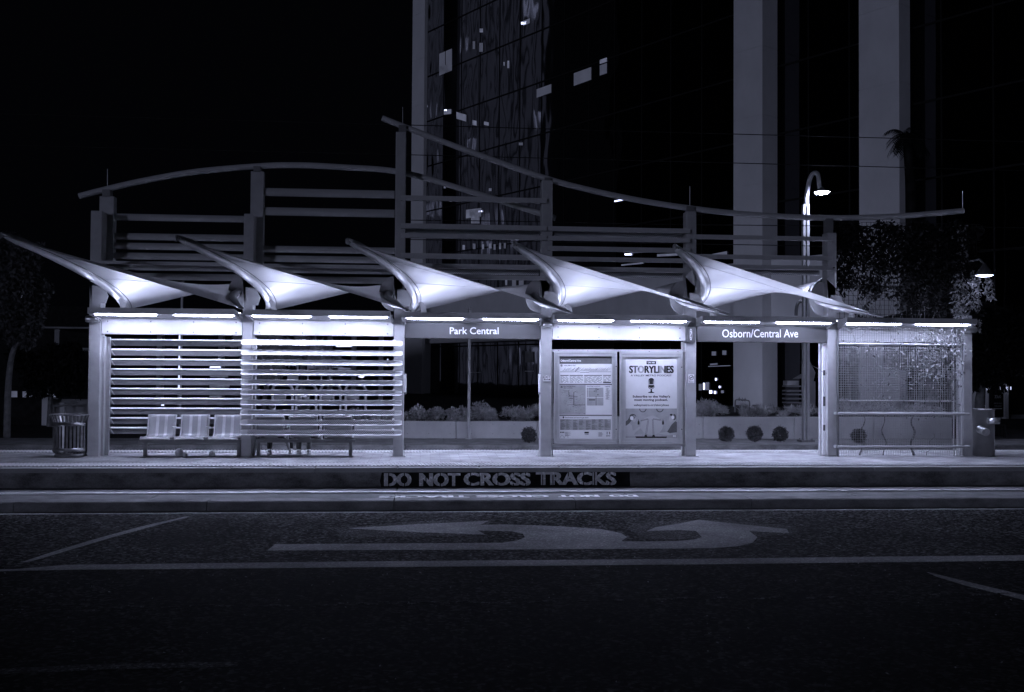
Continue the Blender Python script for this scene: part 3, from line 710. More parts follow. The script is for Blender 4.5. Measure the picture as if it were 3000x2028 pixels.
# ================================================================== PEOPLE (seated, seen from behind)
def skinned(name, verts, edges, radii, mt, parent, lev=2, root=0):
    me = bpy.data.meshes.new(name); bm = bmesh.new()
    lay = bm.verts.layers.skin.verify(); o0 = wpos(parent)
    vs = [bm.verts.new(Vector(v)-o0) for v in verts]
    for i, v in enumerate(vs):
        r = radii[i]; v[lay].radius = (r, r) if isinstance(r, (int, float)) else r; v[lay].use_root = (i == root)
    for a, c in edges: bm.edges.new((vs[a], vs[c]))
    bm.to_mesh(me); bm.free(); me.materials.append(MT[mt])
    ob = bpy.data.objects.new(name, me); COL.objects.link(ob); ob.parent = parent
    ob.modifiers.new('skin', 'SKIN').use_smooth_shade = True
    if lev:
        s = ob.modifiers.new('sub', 'SUBSURF'); s.levels = lev; s.render_levels = lev
    return ob
def person(label, x, Y, headz, lean, turn, cloth, legm, feet, hairlong, hairw=1.):
    o = thing('person', label, 'person', (x, Y, 0), 'people waiting on the bench')
    hip = .50; sh = headz-.30
    V = []; E = []; R = []
    def v(p, r, link=None):
        V.append((x+p[0], Y+p[1], p[2])); R.append(r)
        if link is not None: E.append((link, len(V)-1))
        return len(V)-1
    pel = v((0, 0, hip), (.15, .12)); wa = v((0, -.03+lean*.2, hip+.17), (.125, .10), pel); ch = v((0, -.02+lean*.6, sh-.1), (.15, .11), wa)
    nb = v((0, lean, sh+.02), .065, ch); hd0 = v((turn*.1, lean+.03, headz-.19), .055, nb); hd1 = v((turn*.3, lean+.05, headz-.12), (.075, .09), hd0); v((turn*.3, lean+.045, headz-.045), (.065, .08), hd1)
    for s in (-1, 1):
        shd = v((s*.16, lean*.8, sh-.04), .06, ch); el = v((s*.235, lean*.8+.06, sh-.30), .042, shd); wr = v((s*.1, lean+.28, hip+.12), .028, el)
        pa = v((s*.07, lean+.35, hip+.11), (.035, .018), wr)
        for k, (dx, L) in enumerate(((-.03, .06), (-.012, .075), (.006, .07), (.022, .055))):
            f1 = v((s*(.06+dx), lean+.38+L*.3, hip+.105), .009, pa); v((s*(.055+dx), lean+.38+L, hip+.085), .008, f1)
        t1 = v((s*.03, lean+.33, hip+.125), .010, pa); v((s*.01, lean+.36, hip+.12), .009, t1)
        kx, fx, fy = feet[0 if s < 0 else 1]
        th = v((s*.09, .10, hip-.005), .085, pel); kn = v((kx, .45, hip+.0), .062, th); an = v((fx, fy, .09), .042, kn); v((fx+.01*s, fy+.14, .035), .035, an)
    body = skinned('body', V, E, R, 'skin', o, 2, 0)
    # shirt
    V2 = []; E2 = []; R2 = []
    def u(p, r, link=None):
        V2.append((x+p[0], Y+p[1], p[2])); R2.append(r)
        if link is not None: E2.append((link, len(V2)-1))
        return len(V2)-1
    a = u((0, -.01, hip-.06), (.175, .14)); c = u((0, -.03+lean*.2, hip+.17), (.15, .122), a); d = u((0, -.02+lean*.6, sh-.1), (.175, .13), c); u((0, lean*.95, sh), .085, d)
    for s in (-1, 1):
        p1 = u((s*.17, lean*.8, sh-.045), .075, d); p2 = u((s*.24, lean*.8+.06, sh-.30), .056, p1); u((s*.13, lean+.24, hip+.13), .043, p2)
    skinned('shirt', V2, E2, R2, cloth, o, 2, 0)
    V2.clear(); E2.clear(); R2.clear()
    a = u((0, 0, hip-.03), (.17, .13))
    for s in (-1, 1):
        kx, fx, fy = feet[0 if s < 0 else 1]
        p1 = u((s*.09, .10, hip-.005), .098, a); p2 = u((kx, .45, hip), .075, p1); p3 = u((fx, fy+.02, .30), .062, p2); u((fx, fy, .10), .06, p3)
    skinned('trousers', V2, E2, R2, legm, o, 2, 0)
    m = MB(); hx, hy = x+turn*.3, Y+lean+.035
    m.ball((hx, hy-.012, headz-.085), (.088*hairw, .102, .098), 16, 12)
    if hairlong: 
        m.ball((hx, hy-.055, headz-.2), (.10*hairw, .07, .14), 14, 10)
        r9 = random.Random(3)
        for k in range(160):
            q = Vector((hx+r9.gauss(0, .075), hy-.09+r9.gauss(0, .02), headz-.06-r9.random()*.24)); m.leaf(q, .05, r9, 1.2, .3)
    m.build('hair', 'hair', o)
    for s in (0, 1):
        kx, fx, fy = feet[s]; m = MB(); X = x+fx; Z = Y+fy
        prof = [(-.07, .0, .04), (-.06, .055, .043), (0, .075, .046), (.06, .07, .046), (.13, .05, .048), (.18, .03, .04), (.2, 0.012, .02)]
        rows = [[(X-w_, Z+y, .002), (X-w_, Z+y, h*.6), (X-w_*.6, Z+y, h+.01), (X+w_*.6, Z+y, h+.01), (X+w_, Z+y, h*.6), (X+w_, Z+y, .002)] for y, h, w_ in prof]
        m.grid(rows, True); m.ball((X, Z-.01, .08), (.046, .06, .05), 10, 8); m.build('shoe', 'shoe', o)
    return o
person('person in dark top seated bowed on the left seat behind the white slats', bx2[0]+.02, Y2-.02, 1.14, .10, -.12, 'shirt2', 'blackcloth', ((-.14, -.12, .42), (.12, .30, .52)), False)
person('person with long curly hair and wide jeans seated on the middle seat', bx2[1]-.04, Y2-.02, 1.235, .02, .05, 'shirt', 'jeans', ((-.12, -.12, .36), (.12, .09, .36)), True, 1.25)
# ================================================================== MAP AND POSTER CASES
Yc = .06
def ztoY(d): return Yc-d
frame = thing('case_frame', 'pale metal frame of bars holding the map and poster cases', 'frame', (xpx(1810, 1300, Yc), Yc+.1, 0))
m = MB(); rpx(m, 1618, 1024, 2008, 1031, Yc, .06); m.build('top_bar', 'alu', frame)
m = MB(); rpx(m, 1617, 1301, 2008, 1308.5, Yc, .06); m.build('bottom_bar', 'post', frame)
m = MB(); rpx(m, 2000, 1001, 2007, 1337, Yc+.08, .05); m.build('upright', 'post', frame)
m = MB(); rpx(m, 1617, 1031, 1620, 1337, Yc+.08, .05); m.build('upright', 'post', frame)
m = MB()
for x in (1637, 1722, 1812, 1902, 1986):
    c = PY(x, 1027.5+(x-1637)*.008, Yc-.002); MB().tube([c, c+Vector((0, -.006, 0))], .009, 8).build('bolt', 'bolt', frame)
def rim(mb, x0, y0, x1, y1, w_, Y, dy):
    rpx(mb, x0, y0, x1, y0+w_, Y, dy); rpx(mb, x0, y1-w_, x1, y1, Y, dy)
    rpx(mb, x0, y0+w_, x0+w_, y1-w_, Y, dy); rpx(mb, x1-w_, y0+w_, x1, y1-w_, Y, dy)
def case(label, x0, y0, x1, y1, ix0, iy0, ix1, iy1):
    c = PY((x0+x1)/2, y1, Yc); o = thing('display_case', label, 'display case', c, 'display cases between the posts')
    m = MB(); rim(m, x0, y0, x1, y1, 6.5, Yc-.075, .1); q = m.build('frame', 'alu', o)
    m = MB(); rim(m, x0+7.2, y0+7.2, x1-7.2, y1-7.2, ix0-x0-7.2, Yc-.068, .05); m.build('door_frame', 'alu', o)
    m = MB(); rpx(m, x0+5, y0+5, x1-5, y1-5, Yc-.015, .03); m.build('back', 'dark', o)
    m = MB(); rpx(m, ix0, iy0, ix1, iy1, Yc-.040, .01); pa = m.build('sheet', 'paper', o)
    for yy in (y0+45, y1-42):
        c = PY(x1-3, yy, Yc-.076); MB().tube([c, c+Vector((0, -.012, 0))], .012, 8).build('lock', 'bolt', o)
    return o, pa
Yk = Yc-.0405
o, sheet = case('display case with the transit map headed Osborn/Central Ave', 1624, 1029, 1808, 1300, 1639, 1043, 1795, 1286)
D, Md, Pl, Wh = MB(), MB(), MB(), MB()
def R_(mb, x0, y0, x1, y1, k=0): rpx(mb, x0, y0, x1, y1, Yk-.001*k)
def zc_(x, y): return 1600+x/5.418, 1020+y/5.417       # measured in the close crop of the case
def Z(mb, x0, y0, x1, y1, k=0):
    a = zc_(x0, y0); c = zc_(x1, y1); R_(mb, *a, *c, k)
Z(Md, 212, 130, 1053, 252); textpx(Wh, 'Osborn/Central Ave', .03, *zc_(228, 182), *zc_(553, 217), Yk-.002)
textpx(D, 'Valley Metro Rail', .012, *zc_(278, 268), *zc_(466, 292), Yk-.001); 
for cx, cy in ((246, 277), (246, 617)):
    pts = [zc_(cx+18*math.cos(a), cy+18*math.sin(a)) for a in [k*.3927 for k in range(16)]]
    q = [zc_(cx+13*math.cos(a), cy+13*math.sin(a)) for a in [k*.3927 for k in range(16)]]
    for k in range(16):
        D.face([PY(*pts[k], Yk-.001), PY(*pts[(k+1) % 16], Yk-.001), PY(*q[(k+1) % 16], Yk-.001), PY(*q[k], Yk-.001)])
    Z(D, cx-7, cy-8, cx+7, cy+8, 1)
def line(mb, x0, y0, x1, y1, w_, k=1):
    a, c = zc_(x0, y0), zc_(x1, y1); dx, dy = c[0]-a[0], c[1]-a[1]; L = math.hypot(dx, dy); nx, ny = -dy/L*w_/2, dx/L*w_/2
    mb.face([PY(a[0]+nx, a[1]+ny, Yk-.001*k), PY(c[0]+nx, c[1]+ny, Yk-.001*k), PY(c[0]-nx, c[1]-ny, Yk-.001*k), PY(a[0]-nx, a[1]-ny, Yk-.001*k)])
rq = random.Random(2)
for k in range(42):
    x = 255+k*17.2; line(Md, x, 366, x+45+rq.uniform(-12, 20), 318+rq.uniform(-12, 10), .6)
line(Md, 460, 372, 522, 303, 2.0); Z(D, 222, 375, 530, 381); Z(D, 535, 384, 682, 390); Z(D, 682, 375, 1028, 381)
for x0, x1 in ((226, 358), (372, 585), (602, 887), (904, 1028)):
    Z(Md, x0, 428, x1, 441, 1)
    for j in range(7):
        y = 452+j*15; xx = x0+4
        while xx < x1-20:
            L = rq.uniform(14, 60); Z(Md if rq.random() < .6 else D, xx, y, min(xx+L, x1-3), y+5); xx += L+rq.uniform(8, 30)
Z(D, 904, 537, 1028, 555, 1)
Z(Md, 207, 568, 1052, 586, 1)
Z(Pl, 208, 588, 627, 1055); textpx(D, 'Bus Service from', .015, *zc_(278, 598), *zc_(464, 617), Yk-.002); textpx(D, 'this Location', .015, *zc_(278, 623), *zc_(417, 641), Yk-.002)
for a in ((285,681,345,681,1),(345,681,375,664,1),(350,690,362,700,1.2),(362,695,362,745,1.6),(362,745,372,758,1.6),(355,775,375,760,1),(372,760,440,762,1.6),(440,700,440,905,1.8),(440,700,478,689,1),(440,767,500,767,1),(440,905,622,902,1.4),(355,898,440,900,.8)): line(D, *a, 2)
Z(D, 370, 792, 428, 801, 2)
for k in range(95):
    x, y = rq.uniform(222, 610), rq.uniform(660, 1045); Z(Md, x, y, x+rq.uniform(4, 26), y+3.5, 2)
textpx(D, 'Boarding Locations', .015, *zc_(646, 598), *zc_(858, 618), Yk-.001); textpx(D, 'Legend', .015, *zc_(934, 600), *zc_(1013, 622), Yk-.001)
Z(Pl, 646, 630, 908, 912); Z(Wh, 646, 780, 908, 788, 2); Z(Wh, 668, 630, 673, 780, 2); Z(Wh, 646, 664, 780, 668, 2); Z(D, 789, 630, 796, 705, 3); Z(D, 789, 760, 796, 912, 3); Z(D, 677, 815, 778, 830, 3)
for x, y in ((810, 650), (755, 677), (810, 736)): Z(D, x, y, x+22, y+11, 2)
for k in range(34):
    y = 634+k*5.4; Z(Md, 936+rq.uniform(0, 30), y, 980+rq.uniform(0, 40), y+2.5)
Z(Md, 207, 1060, 1052, 1076, 1); textpx(D, 'Destinations and how to get there', .012, *zc_(300, 1094), *zc_(672, 1118), Yk-.001)
Z(Pl, 222, 1130, 1028, 1300); p0 = [zc_(274+13*math.cos(a), 1098+13*math.sin(a)) for a in [k*.5236 for k in range(12)]]; D.face([PY(*q, Yk-.001) for q in p0]); D.face([PY(*zc_(*q), Yk-.0015) for q in ((263,1104),(285,1104),(274,1120))])
for c in range(4):
    x0 = 222+c*203
    for j in range(19):
        y = 1132+j*8.8
        for xx in (x0, x0+95):
            if rq.random() < .9: Z(Md, xx+2, y, xx+rq.uniform(30, 92), y+4.2, 1)
Z(Md, 208, 1315, 1052, 1438) if False else None
for k in range(3): Z(D, 222+k*24, 1328, 240+k*24, 1346)
textpx(D, 'STOPS', .02, *zc_(614, 1360), *zc_(672, 1378), Yk-.001); Z(D, 608, 1330, 678, 1354, 1); textpx(D, 'METRO', .02, *zc_(955, 1384), *zc_(1018, 1404), Yk-.001)
for x, y in ((962, 1330), (1000, 1330), (962, 1352), (1003, 1350)): Z(D, x, y, x+12, y+18)
for k in range(10): Z(Md, 830, 1338+k*7, 910-rq.uniform(0, 30), 1341+k*7); Z(Md, 300, 1332+k*7, 400-rq.uniform(0, 60), 1335+k*7)
for k in range(24):
    t0, t1 = k/24, (k+1)/24; f = lambda t: 1430-48*abs(math.sin(t*2*math.pi)); line(Md, 218+134*t0, f(t0), 218+134*t1, f(t1), .6)
D.build('dark_print', 'ink', sheet); Md.build('grey_print', 'inkmid', sheet); Pl.build('pale_print', 'inkpale', sheet); Wh.build('white_print', 'white', sheet)

o, sheet = case('display case with the STORYLINES podcast poster', 1817, 1031, 2000, 1300, 1833, 1045.5, 1986, 1286)
D, Md, Pl, Wh, Lt = MB(), MB(), MB(), MB(), MB()
def zc_(x, y): return 1780+x/5.417, 1020+y/5.417
PZ = lambda x, y, k=1: PY(*zc_(x, y), Yk-.001*k)
def poly(mb, pts, k=1):
    mb.face([PZ(x, y, k) for x, y in pts])
def ell(mb, cx, cy, rx, ry, k=1, a0=0, a1=360, n=20):
    poly(mb, [(cx+rx*math.cos(math.radians(a0+(a1-a0)*i/n)), cy+ry*math.sin(math.radians(a0+(a1-a0)*i/n))) for i in range(n+(1 if a1-a0 < 360 else 0))], k)
Z(D, 618, 207, 769, 258, 1); textpx(Wh, 'ON AIR', .03, *zc_(636, 219), *zc_(752, 244), Yk-.003)
g, fs = GLY[('STORYLINES', .02)]
shade = [D, Md, Pl, D, D, D, Md, Pl, D, D]
ca = Vector(PZ(345, 397, 2)); cb = Vector(PZ(1046, 397, 2)); cc = Vector(PZ(345, 279, 2))
for f in fs:
    u0 = sum(g[i][0] for i in f)/len(f); li = 0
    for bnd in (.115, .212, .335, .452, .555, .640, .672, .785, .885): li += u0 > bnd
    for k, dx in enumerate((-.006, 0, .006)): shade[min(li, 9)].add([ca+(cb-ca)*(g[i][0]+dx)+(cc-ca)*g[i][1]+Vector((0, -.0006*li-.0002*k, 0)) for i in f], [tuple(range(len(f)))])
textpx(D, 'A VALLEY METRO PODCAST', .015, *zc_(366, 421), *zc_(1018, 449), Yk-.001)
ell(D, 694, 520, 46, 46, 1, 180, 360); poly(D, [(648,520),(740,520),(740,576),(648,576)]); poly(D, [(648,586),(740,586),(740,596),(648,596)]); ell(D, 694, 594, 46, 40, 1, 0, 180)
for k in range(3): Z(Wh, 645, 520+k*20, 668, 527+k*20, 2); Z(Wh, 720, 520+k*20, 743, 527+k*20, 2)
for k in range(14):
    a0, a1 = math.radians(10+k*11.43), math.radians(10+(k+1)*11.43)
    poly(D, [(694+53*math.cos(a0), 600+53*math.sin(a0)), (694+53*math.cos(a1), 600+53*math.sin(a1)), (694+44*math.cos(a1), 600+44*math.sin(a1)), (694+44*math.cos(a0), 600+44*math.sin(a0))])
poly(D, [(684,650),(704,650),(706,690),(742,706),(742,713),(642,713),(642,706),(682,690)])
textpx(D, "Subscribe to the Valley's", .035, *zc_(398, 749), *zc_(992, 797), Yk-.001); textpx(D, 'most moving podcast.', .035, *zc_(422, 803), *zc_(955, 849), Yk-.001)
textpx(D, 'valleymetro.org/storylines', .02, *zc_(415, 886), *zc_(972, 932), Yk-.001)
Z(Pl, 284, 960, 1115, 1440); Z(Md, 287, 137, 1118, 152, 1)
for cx in (560, 830): ell(Md, cx, 962, 58, 58, 2, 0, 180); ell(Pl, cx, 962, 44, 44, 3, 0, 180)
ell(Lt, 700, 1230, 180, 150, 2)
# two podcasters drawn on the poster: generic figures with headphones
poly(Lt, [(284,1240),(345,1190),(385,1230),(400,1310),(445,1290),(500,1245),(560,1250),(520,1275),(450,1330),(415,1380),(540,1372),(556,1386),(400,1396),(284,1396)], 3)
ell(Lt, 420, 1120, 34, 52, 3); ell(Md, 400, 1085, 52, 40, 3); poly(Md, [(352,1085),(380,1150),(340,1200),(284,1240),(284,1170),(320,1140)], 4); ell(Wh, 384, 1112, 28, 32, 5)
poly(Md, [(1115,1180),(1075,1160),(1020,1210),(945,1330),(985,1350),(1115,1335)], 3); ell(Lt, 1010, 1120, 34, 52, 3); ell(Md, 1060, 1095, 28, 48, 3); ell(D, 1010, 1060, 22, 16, 4); ell(Wh, 1036, 1100, 24, 30, 5)
poly(Lt, [(940,1330),(830,1345),(800,1325),(790,1345),(840,1365),(960,1385),(1115,1375),(1115,1335)], 2)
poly(D, [(438,1402),(948,1404),(925,1438),(462,1438)], 3); ell(D, 606, 1404, 22, 28, 4, 180, 360); ell(D, 730, 1404, 22, 28, 4, 180, 360)
for seg in ((600,1380,640,1130),(618,1380,656,1132),(640,1118,524,1150),(648,1130,526,1160),(738,1378,722,1130),(722,1378,708,1132),(722,1118,848,1140),(716,1130,846,1150)):
    a, c = seg[:2], seg[2:]; L = math.hypot(c[0]-a[0], c[1]-a[1]); nx, ny = -(c[1]-a[1])/L*2.2, (c[0]-a[0])/L*2.2
    poly(D, [(a[0]+nx, a[1]+ny), (c[0]+nx, c[1]+ny), (c[0]-nx, c[1]-ny), (a[0]-nx, a[1]-ny)], 4)
for cx in (492, 880): Z(D, cx-15, 1165, cx+15, 1215, 4); poly(D, [(cx-9,1165),(cx+9,1165),(cx,1125)], 4)
textpx(Wh, 'M', .03, *zc_(1040, 1380), *zc_(1080, 1412), Yk-.003)
D.build('dark_print', 'ink', sheet); Md.build('grey_print', 'inkmid', sheet); Pl.build('pale_print', 'inkpale', sheet); Lt.build('light_print', mat('ink_light', .5, .4, var=.03), sheet); Wh.build('white_print', 'white', sheet)

# small plates on the posts
def plate(name, label, x0, y0, x1, y1, Y, base='paper', group=None):
    c = PY((x0+x1)/2, y1, Y); o = thing(name, label, 'sign', c, group)
    m = MB(); rpx(m, x0, y0, x1, y1, Y, .004); p = m.build('plate', base, o); return o
o = plate('exit_sign', 'small EXIT sign with a double arrow on the post left of the map', 1591, 1099, 1614, 1118, -.012)
m = MB(); textpx(m, 'EXIT', .02, 1592.5, 1101, 1612, 1109, -.014); rpx(m, 1594, 1111.6, 1611, 1113, -.014)
for s, x in ((1, 1592.5), (-1, 1612.5)): m.face([PY(x, 1112.3, -.014), PY(x+s*4, 1110, -.014), PY(x+s*4, 1114.6, -.014)])
rim(m, 1591.5, 1099.5, 1613.5, 1117.5, .5, -.0135, .001); m.build('lettering', 'ink', o)
o = plate('no_smoking_sign', 'small no smoking plate on the post right of the poster', 2016.5, 1097, 2034, 1122, -.012)
m = MB(); c0 = (2025.3, 1106.5)
for k in range(20):
    a0, a1 = k*.31416, (k+1)*.31416; m.face([PY(c0[0]+r_*math.cos(a), c0[1]+r_*math.sin(a), -.014) for r_, a in ((7.2, a0), (7.2, a1), (5.9, a1), (5.9, a0))])
m.face([PY(x, y, -.0145) for x, y in ((2020.5,1110.5),(2021.6,1111.4),(2030,1102.6),(2029,1101.6))]); rpx(m, 2021, 1106, 2029.5, 1107.6, -.0142)
textpx(m, 'NO', .03, 2018.6, 1115, 2022.5, 1117.3, -.014); textpx(m, 'SMOKING', .03, 2018.6, 1118.2, 2031.5, 1120.6, -.014); m.build('lettering', 'ink', o)
c = PY(2027, 1004, -.12); o = thing('information_box', 'dark box with a white question mark fixed to the post beside the Osborn sign', 'sign', c)
m = MB(); rpx(m, 2014, 960, 2038, 1003, -.10, .098); m.build('housing', 'sign', o)
m = MB(); c0 = (2024.2, 980)
for k in range(28):
    a0, a1 = k*6.2832/28, (k+1)*6.2832/28; m.face([PY(c0[0]+f_*3.9*math.cos(a), c0[1]+f_*17*math.sin(a), -.103) for f_, a in ((1, a0), (1, a1), (.82, a1), (.82, a0))])
textpx(m, '?', .02, 2022, 969, 2026.4, 991, -.103); m.build('lettering', 'white', o)
for x0, x1, lab in ((1183.5, 1190, 'thin pale notice board on the right flank of the tallest post'), (1583.5-3.5, 1583.5, 'thin pale notice board on the left flank of the EXIT post')):
    c = PY(x0, 1155, .05); o = thing('notice_board', lab, 'notice', c, 'edge-on notice boards')
    m = MB(); rpx(m, x0, 1097, x1, 1150, .05, .18); m.build('board', 'paper', o); m = MB(); rpx(m, x0, 1150.5, x1, 1156, .05, .18); m.build('foot', 'dark', o); m = MB(); rpx(m, x0, 1095, x1, 1096.6, .05, .18); m.build('cap', 'dark', o)
# windscreen seen edge-on beside the post left of the vine bay
c = PY(2414, 1337, .2); o = thing('windscreen', 'narrow bright windscreen standing edge-on beside the post left of the vine mesh', 'windscreen', c)
m = MB(); rpx(m, 2403, 1006, 2408, 1337, .18, .10); m.build('frame', 'post', o)
m = MB(); rpx(m, 2410, 1010, 2421, 1334, .12, .05); m.build('pane', 'white', o)
for y0, y1 in ((1085, 1100), (1162, 1190), (1245, 1262)):
    m = MB(); rpx(m, 2411.5, y0, 2418, y1, .116, .003); m.build('sticker', 'inkmid', o)

# ================================================================== VINE BAY
xa, xb = POSTS[5][2]+.03, xpx(2815, 1200, -.05)
scr = thing('mesh_screen', 'wire mesh screen with two leaning rails in the rightmost bay', 'mesh screen', ((xa+xb)/2, 0, 0))
z0, z1 = zpx(2600, 1334, 0), zpx(2600, 952, 0)
for Y, r_, px_, pz_, x1_, zA, zB in ((-.04, .003, .052, .052, xb, z0, z1), (.34, .003, .05, .05, xpx(2790, 1200, .34), zpx(2600, 1214, .34), zpx(2600, 1008, .34))):
    m = MB(); x = xa
    while x < x1_: m.box((x-r_, Y-r_, zA), (x+r_, Y+r_, zB)); x += px_
    z = zA
    while z < zB: m.box((xa, Y-r_*2-.001, z-r_), (x1_, Y-r_-.001, z+r_)); z += pz_
    m.build('wire_mesh', 'mesh', scr)
for y, r_, x1p in ((1212, .042, 2839), (1309, .035, 2840)):
    a = PY(2456, y, -.14); c = PY(x1p, y+1, -.14); m = MB().tube([a, Vector((c.x, a.y, a.z))], r_*.75, 14); q = m.build('lean_rail', 'post', scr)
    MB().box((a.x-.04, -.1, a.z-.03), (a.x+.03, .05, a.z+.03)).build('bracket', 'post', q)
for x in (2794, 2803, 2817):
    p = PY(x, 1200, .08); MB().tube([(p.x, .08, 0), (p.x, .08, zpx(x, 955, .08))], .018 if x != 2817 else .012, 10).build('upright', 'alu', scr)
a = PY(2458, 1007, -.06); c = PY(2812, 1010, -.06); MB().tube([a, (c.x, -.06, a.z)], .022, 10).build('cross_bar', 'alu', scr)
a = PY(2458, 1174, .3); c = PY(2812, 1176, .3); MB().tube([a, (c.x, .3, a.z)], .018, 10).build('cross_bar', 'post', scr)
MB().box((xa-.03, -.06, 0.01), (xa-.005, .02, z1)).build('edge_angle', 'dark', scr)
m = MB(); a = zpx(2600, 961.5, .6)
m.box((xpx(2456, 960, .6), .6, a-.012), (xpx(2536, 960, .6), .64, a+.012)); m.box((xpx(2616, 960, .6), .6, a-.02), (xpx(2742, 960, .6), .64, a+.006)); 
lt = thing('light_strip', 'thin bright light strip seen through the top of the vine mesh', 'light fixture', (xpx(2600, 960, .6), .62, a)); m.build('lamp_tube', emit('strip_tube', 5.0), lt)
# upper trellis
tr = thing('trellis', 'tall dark trellis above the vine mesh overgrown with vines', 'trellis', (PX[5]+1.6, .3, 3))
Yt = .30; X0, X1 = xpx(2447, 800, Yt), xpx(2872, 800, Yt); Z0, Z1 = zpx(2600, 935, Yt), zpx(2600, 652, Yt)
m = MB(); x = X0
while x < X1: m.box((x-.004, Yt-.004, Z0), (x+.004, Yt+.004, Z1)); x += .1
z = Z0
while z < Z1: m.box((X0, Yt-.012, z-.004), (X1, Yt-.005, z+.004)); z += .1
m.build('wire_mesh', 'trelliswire', tr)
zz = zpx(2600, 842, Yt); MB().box((X0, Yt+.01, zz-.04), (X1, Yt+.08, zz+.04)).build('cross_bar', 'dark', tr)
MB().box((X0-.05, Yt-.03, Z0-.3), (X0, Yt+.06, Z1)).build('upright', 'dark', tr)
xq = xpx(2822, 860, Yt); MB().box((xq-.13, Yt-.02, Z0-.05), (xq+.11, Yt+.24, zpx(2820, 660, Yt))).build('upright', 'post', tr)
rv = random.Random(21)
def vine_density(px_, py_):
    # how thickly the vine grows, by height and side
    t = (py_-650)/285.
    d = 1.25-max(0, t-.42)*2.4
    d += 1.1*max(0, (px_-2600)/200.)*(1 if py_ < 915 else .5)
    return d
m = MB(); m2 = MB(); n = 0
cl = [(rv.uniform(2445, 2885), rv.uniform(655, 935), rv.uniform(.8, 1.2)) for k in range(120)]
while n < 19000:
    x, y = rv.uniform(2440, 2895), rv.uniform(646, 938)
    d = vine_density(x, y)
    nz = .5*math.sin(x*.055+y*.021)+.5*math.sin(y*.07-x*.023+1.3)+.35*math.sin(x*.13+y*.11)
    if y > 640+14*(1+math.sin(x*.06)) and rv.random() < d*.75+.4*nz*(1 if y > 760 else .25)-.08:
        if x > 2868+12*math.sin(y*.05) : n += 1; continue
        p = PY(x, y, Yt-.02+rv.gauss(0, .10)); m.leaf(p, rv.uniform(.05, .13), rv, .8, .55)
    n += 1
for k in range(26):
    x = rv.uniform(2460, 2830); pts = [PY(x+(j*rv.uniform(-9, 9)), 935-j*28, Yt-.03) for j in range(rv.randint(3, 8))]; m2.tube(smooth(pts, 3), .006, 5)
vt = thing('climbing_vine', 'dense dark climbing vine covering the tall trellis at the right', 'vine', (PX[5]+1.6, .3, Z0))
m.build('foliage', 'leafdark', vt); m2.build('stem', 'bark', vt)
# lit strands hanging round the corner post
m = MB(); m2 = MB()
for (x, y0, y1, sx) in ((2812,800,935,14),(2830,815,930,12),(2850,790,905,8),(2866,800,910,6),(2893,805,880,6),(2905,820,880,5),(2800,830,920,10),(2868,935,975,4),(2822,900,935,14)):
    pts = []
    for k in range(9):
        yy = y0+(y1-y0)*k/8; pts.append(PY(x+math.sin(k*1.3+x)*sx*.6, yy, .1))
    m2.tube(pts, .005, 5)
    for k in range(int((y1-y0)*1.0)):
        yy = rv.uniform(y0, y1); p = PY(x+rv.gauss(0, sx*.7), yy, .05+rv.gauss(0, .08)); m.leaf(p, rv.uniform(.05, .1), rv, 1.2, .45)
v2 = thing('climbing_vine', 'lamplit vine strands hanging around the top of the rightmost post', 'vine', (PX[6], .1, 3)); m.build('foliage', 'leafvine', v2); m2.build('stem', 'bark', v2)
# vine inside the lower mesh
m = MB(); m2 = MB()
for x, y, xt, r_ in ((2524,1334,2530,.022),(2593,1334,2585,.018),(2672,1334,2676,.03),(2718,1334,2735,.008)):
    pts = [PY(x+(xt-x)*k/7+6*math.sin(k*1.7+x), y-k*(18 if r_ > .01 else 9), .12) for k in range(8)]
    m2.tube(smooth(pts, 4), [r_*(1-.5*i/28) for i in range(29)], 8)
for k in range(44):
    x = rv.uniform(2460, 2800); y = rv.uniform(1010, 1230); a = rv.uniform(-1.2, 1.2)-1.57
    pts = [PY(x+math.cos(a)*j*16+rv.gauss(0, 3), y+math.sin(a)*j*16+rv.gauss(0, 3), .06+rv.gauss(0, .03)) for j in range(rv.randint(4, 9))]
    pts = [p for p in pts]; m2.tube(smooth(pts, 3), .0045, 5)
for k in range(1500):
    x = rv.triangular(2458, 2835, 2790); y = rv.triangular(955, 1240, 1030)
    g = .25+.75*max(0, math.sin(x*.05+y*.03))*max(0, math.sin(y*.045-x*.02+.6))+.5*(x > 2690 and y < 1110)
    if rv.random() < g: m.leaf(PY(x, y, -.10+rv.gauss(0, .05)), rv.uniform(.04, .095), rv, 1.4, .45)
for k in range(90): m.leaf(PY(rv.gauss(2775, 28), rv.gauss(1010, 38), -.16), rv.uniform(.07, .12), rv, 2., .5)
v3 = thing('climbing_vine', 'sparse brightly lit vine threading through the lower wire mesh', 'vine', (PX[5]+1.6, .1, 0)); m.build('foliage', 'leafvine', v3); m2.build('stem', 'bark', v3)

# ================================================================== LITTER BIN AND DRINKING FOUNTAIN
c = PY(207, 1337, .12); bx0 = c.x; Rb = .33
o = thing('litter_bin', 'round slatted metal litter bin with a flared rim left of the first post', 'litter bin', (bx0, .12, 0))
m = MB(); nb = 30
for k in range(nb):
    a = 2*math.pi*k/nb; ca, sa = math.cos(a), math.sin(a); t = Vector((-sa, ca, 0))*.021; rr_ = Vector((ca, sa, 0))
    pr = [(Rb-.03, .08), (Rb, .12), (Rb, .62), (Rb+.0, .70), (Rb+.06, .84)]
    for q in range(len(pr)-1):
        p0 = Vector((bx0, .12, 0))+rr_*pr[q][0]+Vector((0, 0, pr[q][1])); p1 = Vector((bx0, .12, 0))+rr_*pr[q+1][0]+Vector((0, 0, pr[q+1][1]))
        m.prism([p0-t, p0+t, p1+t, p1-t], rr_*.008)
m.build('slat', 'trash', o)
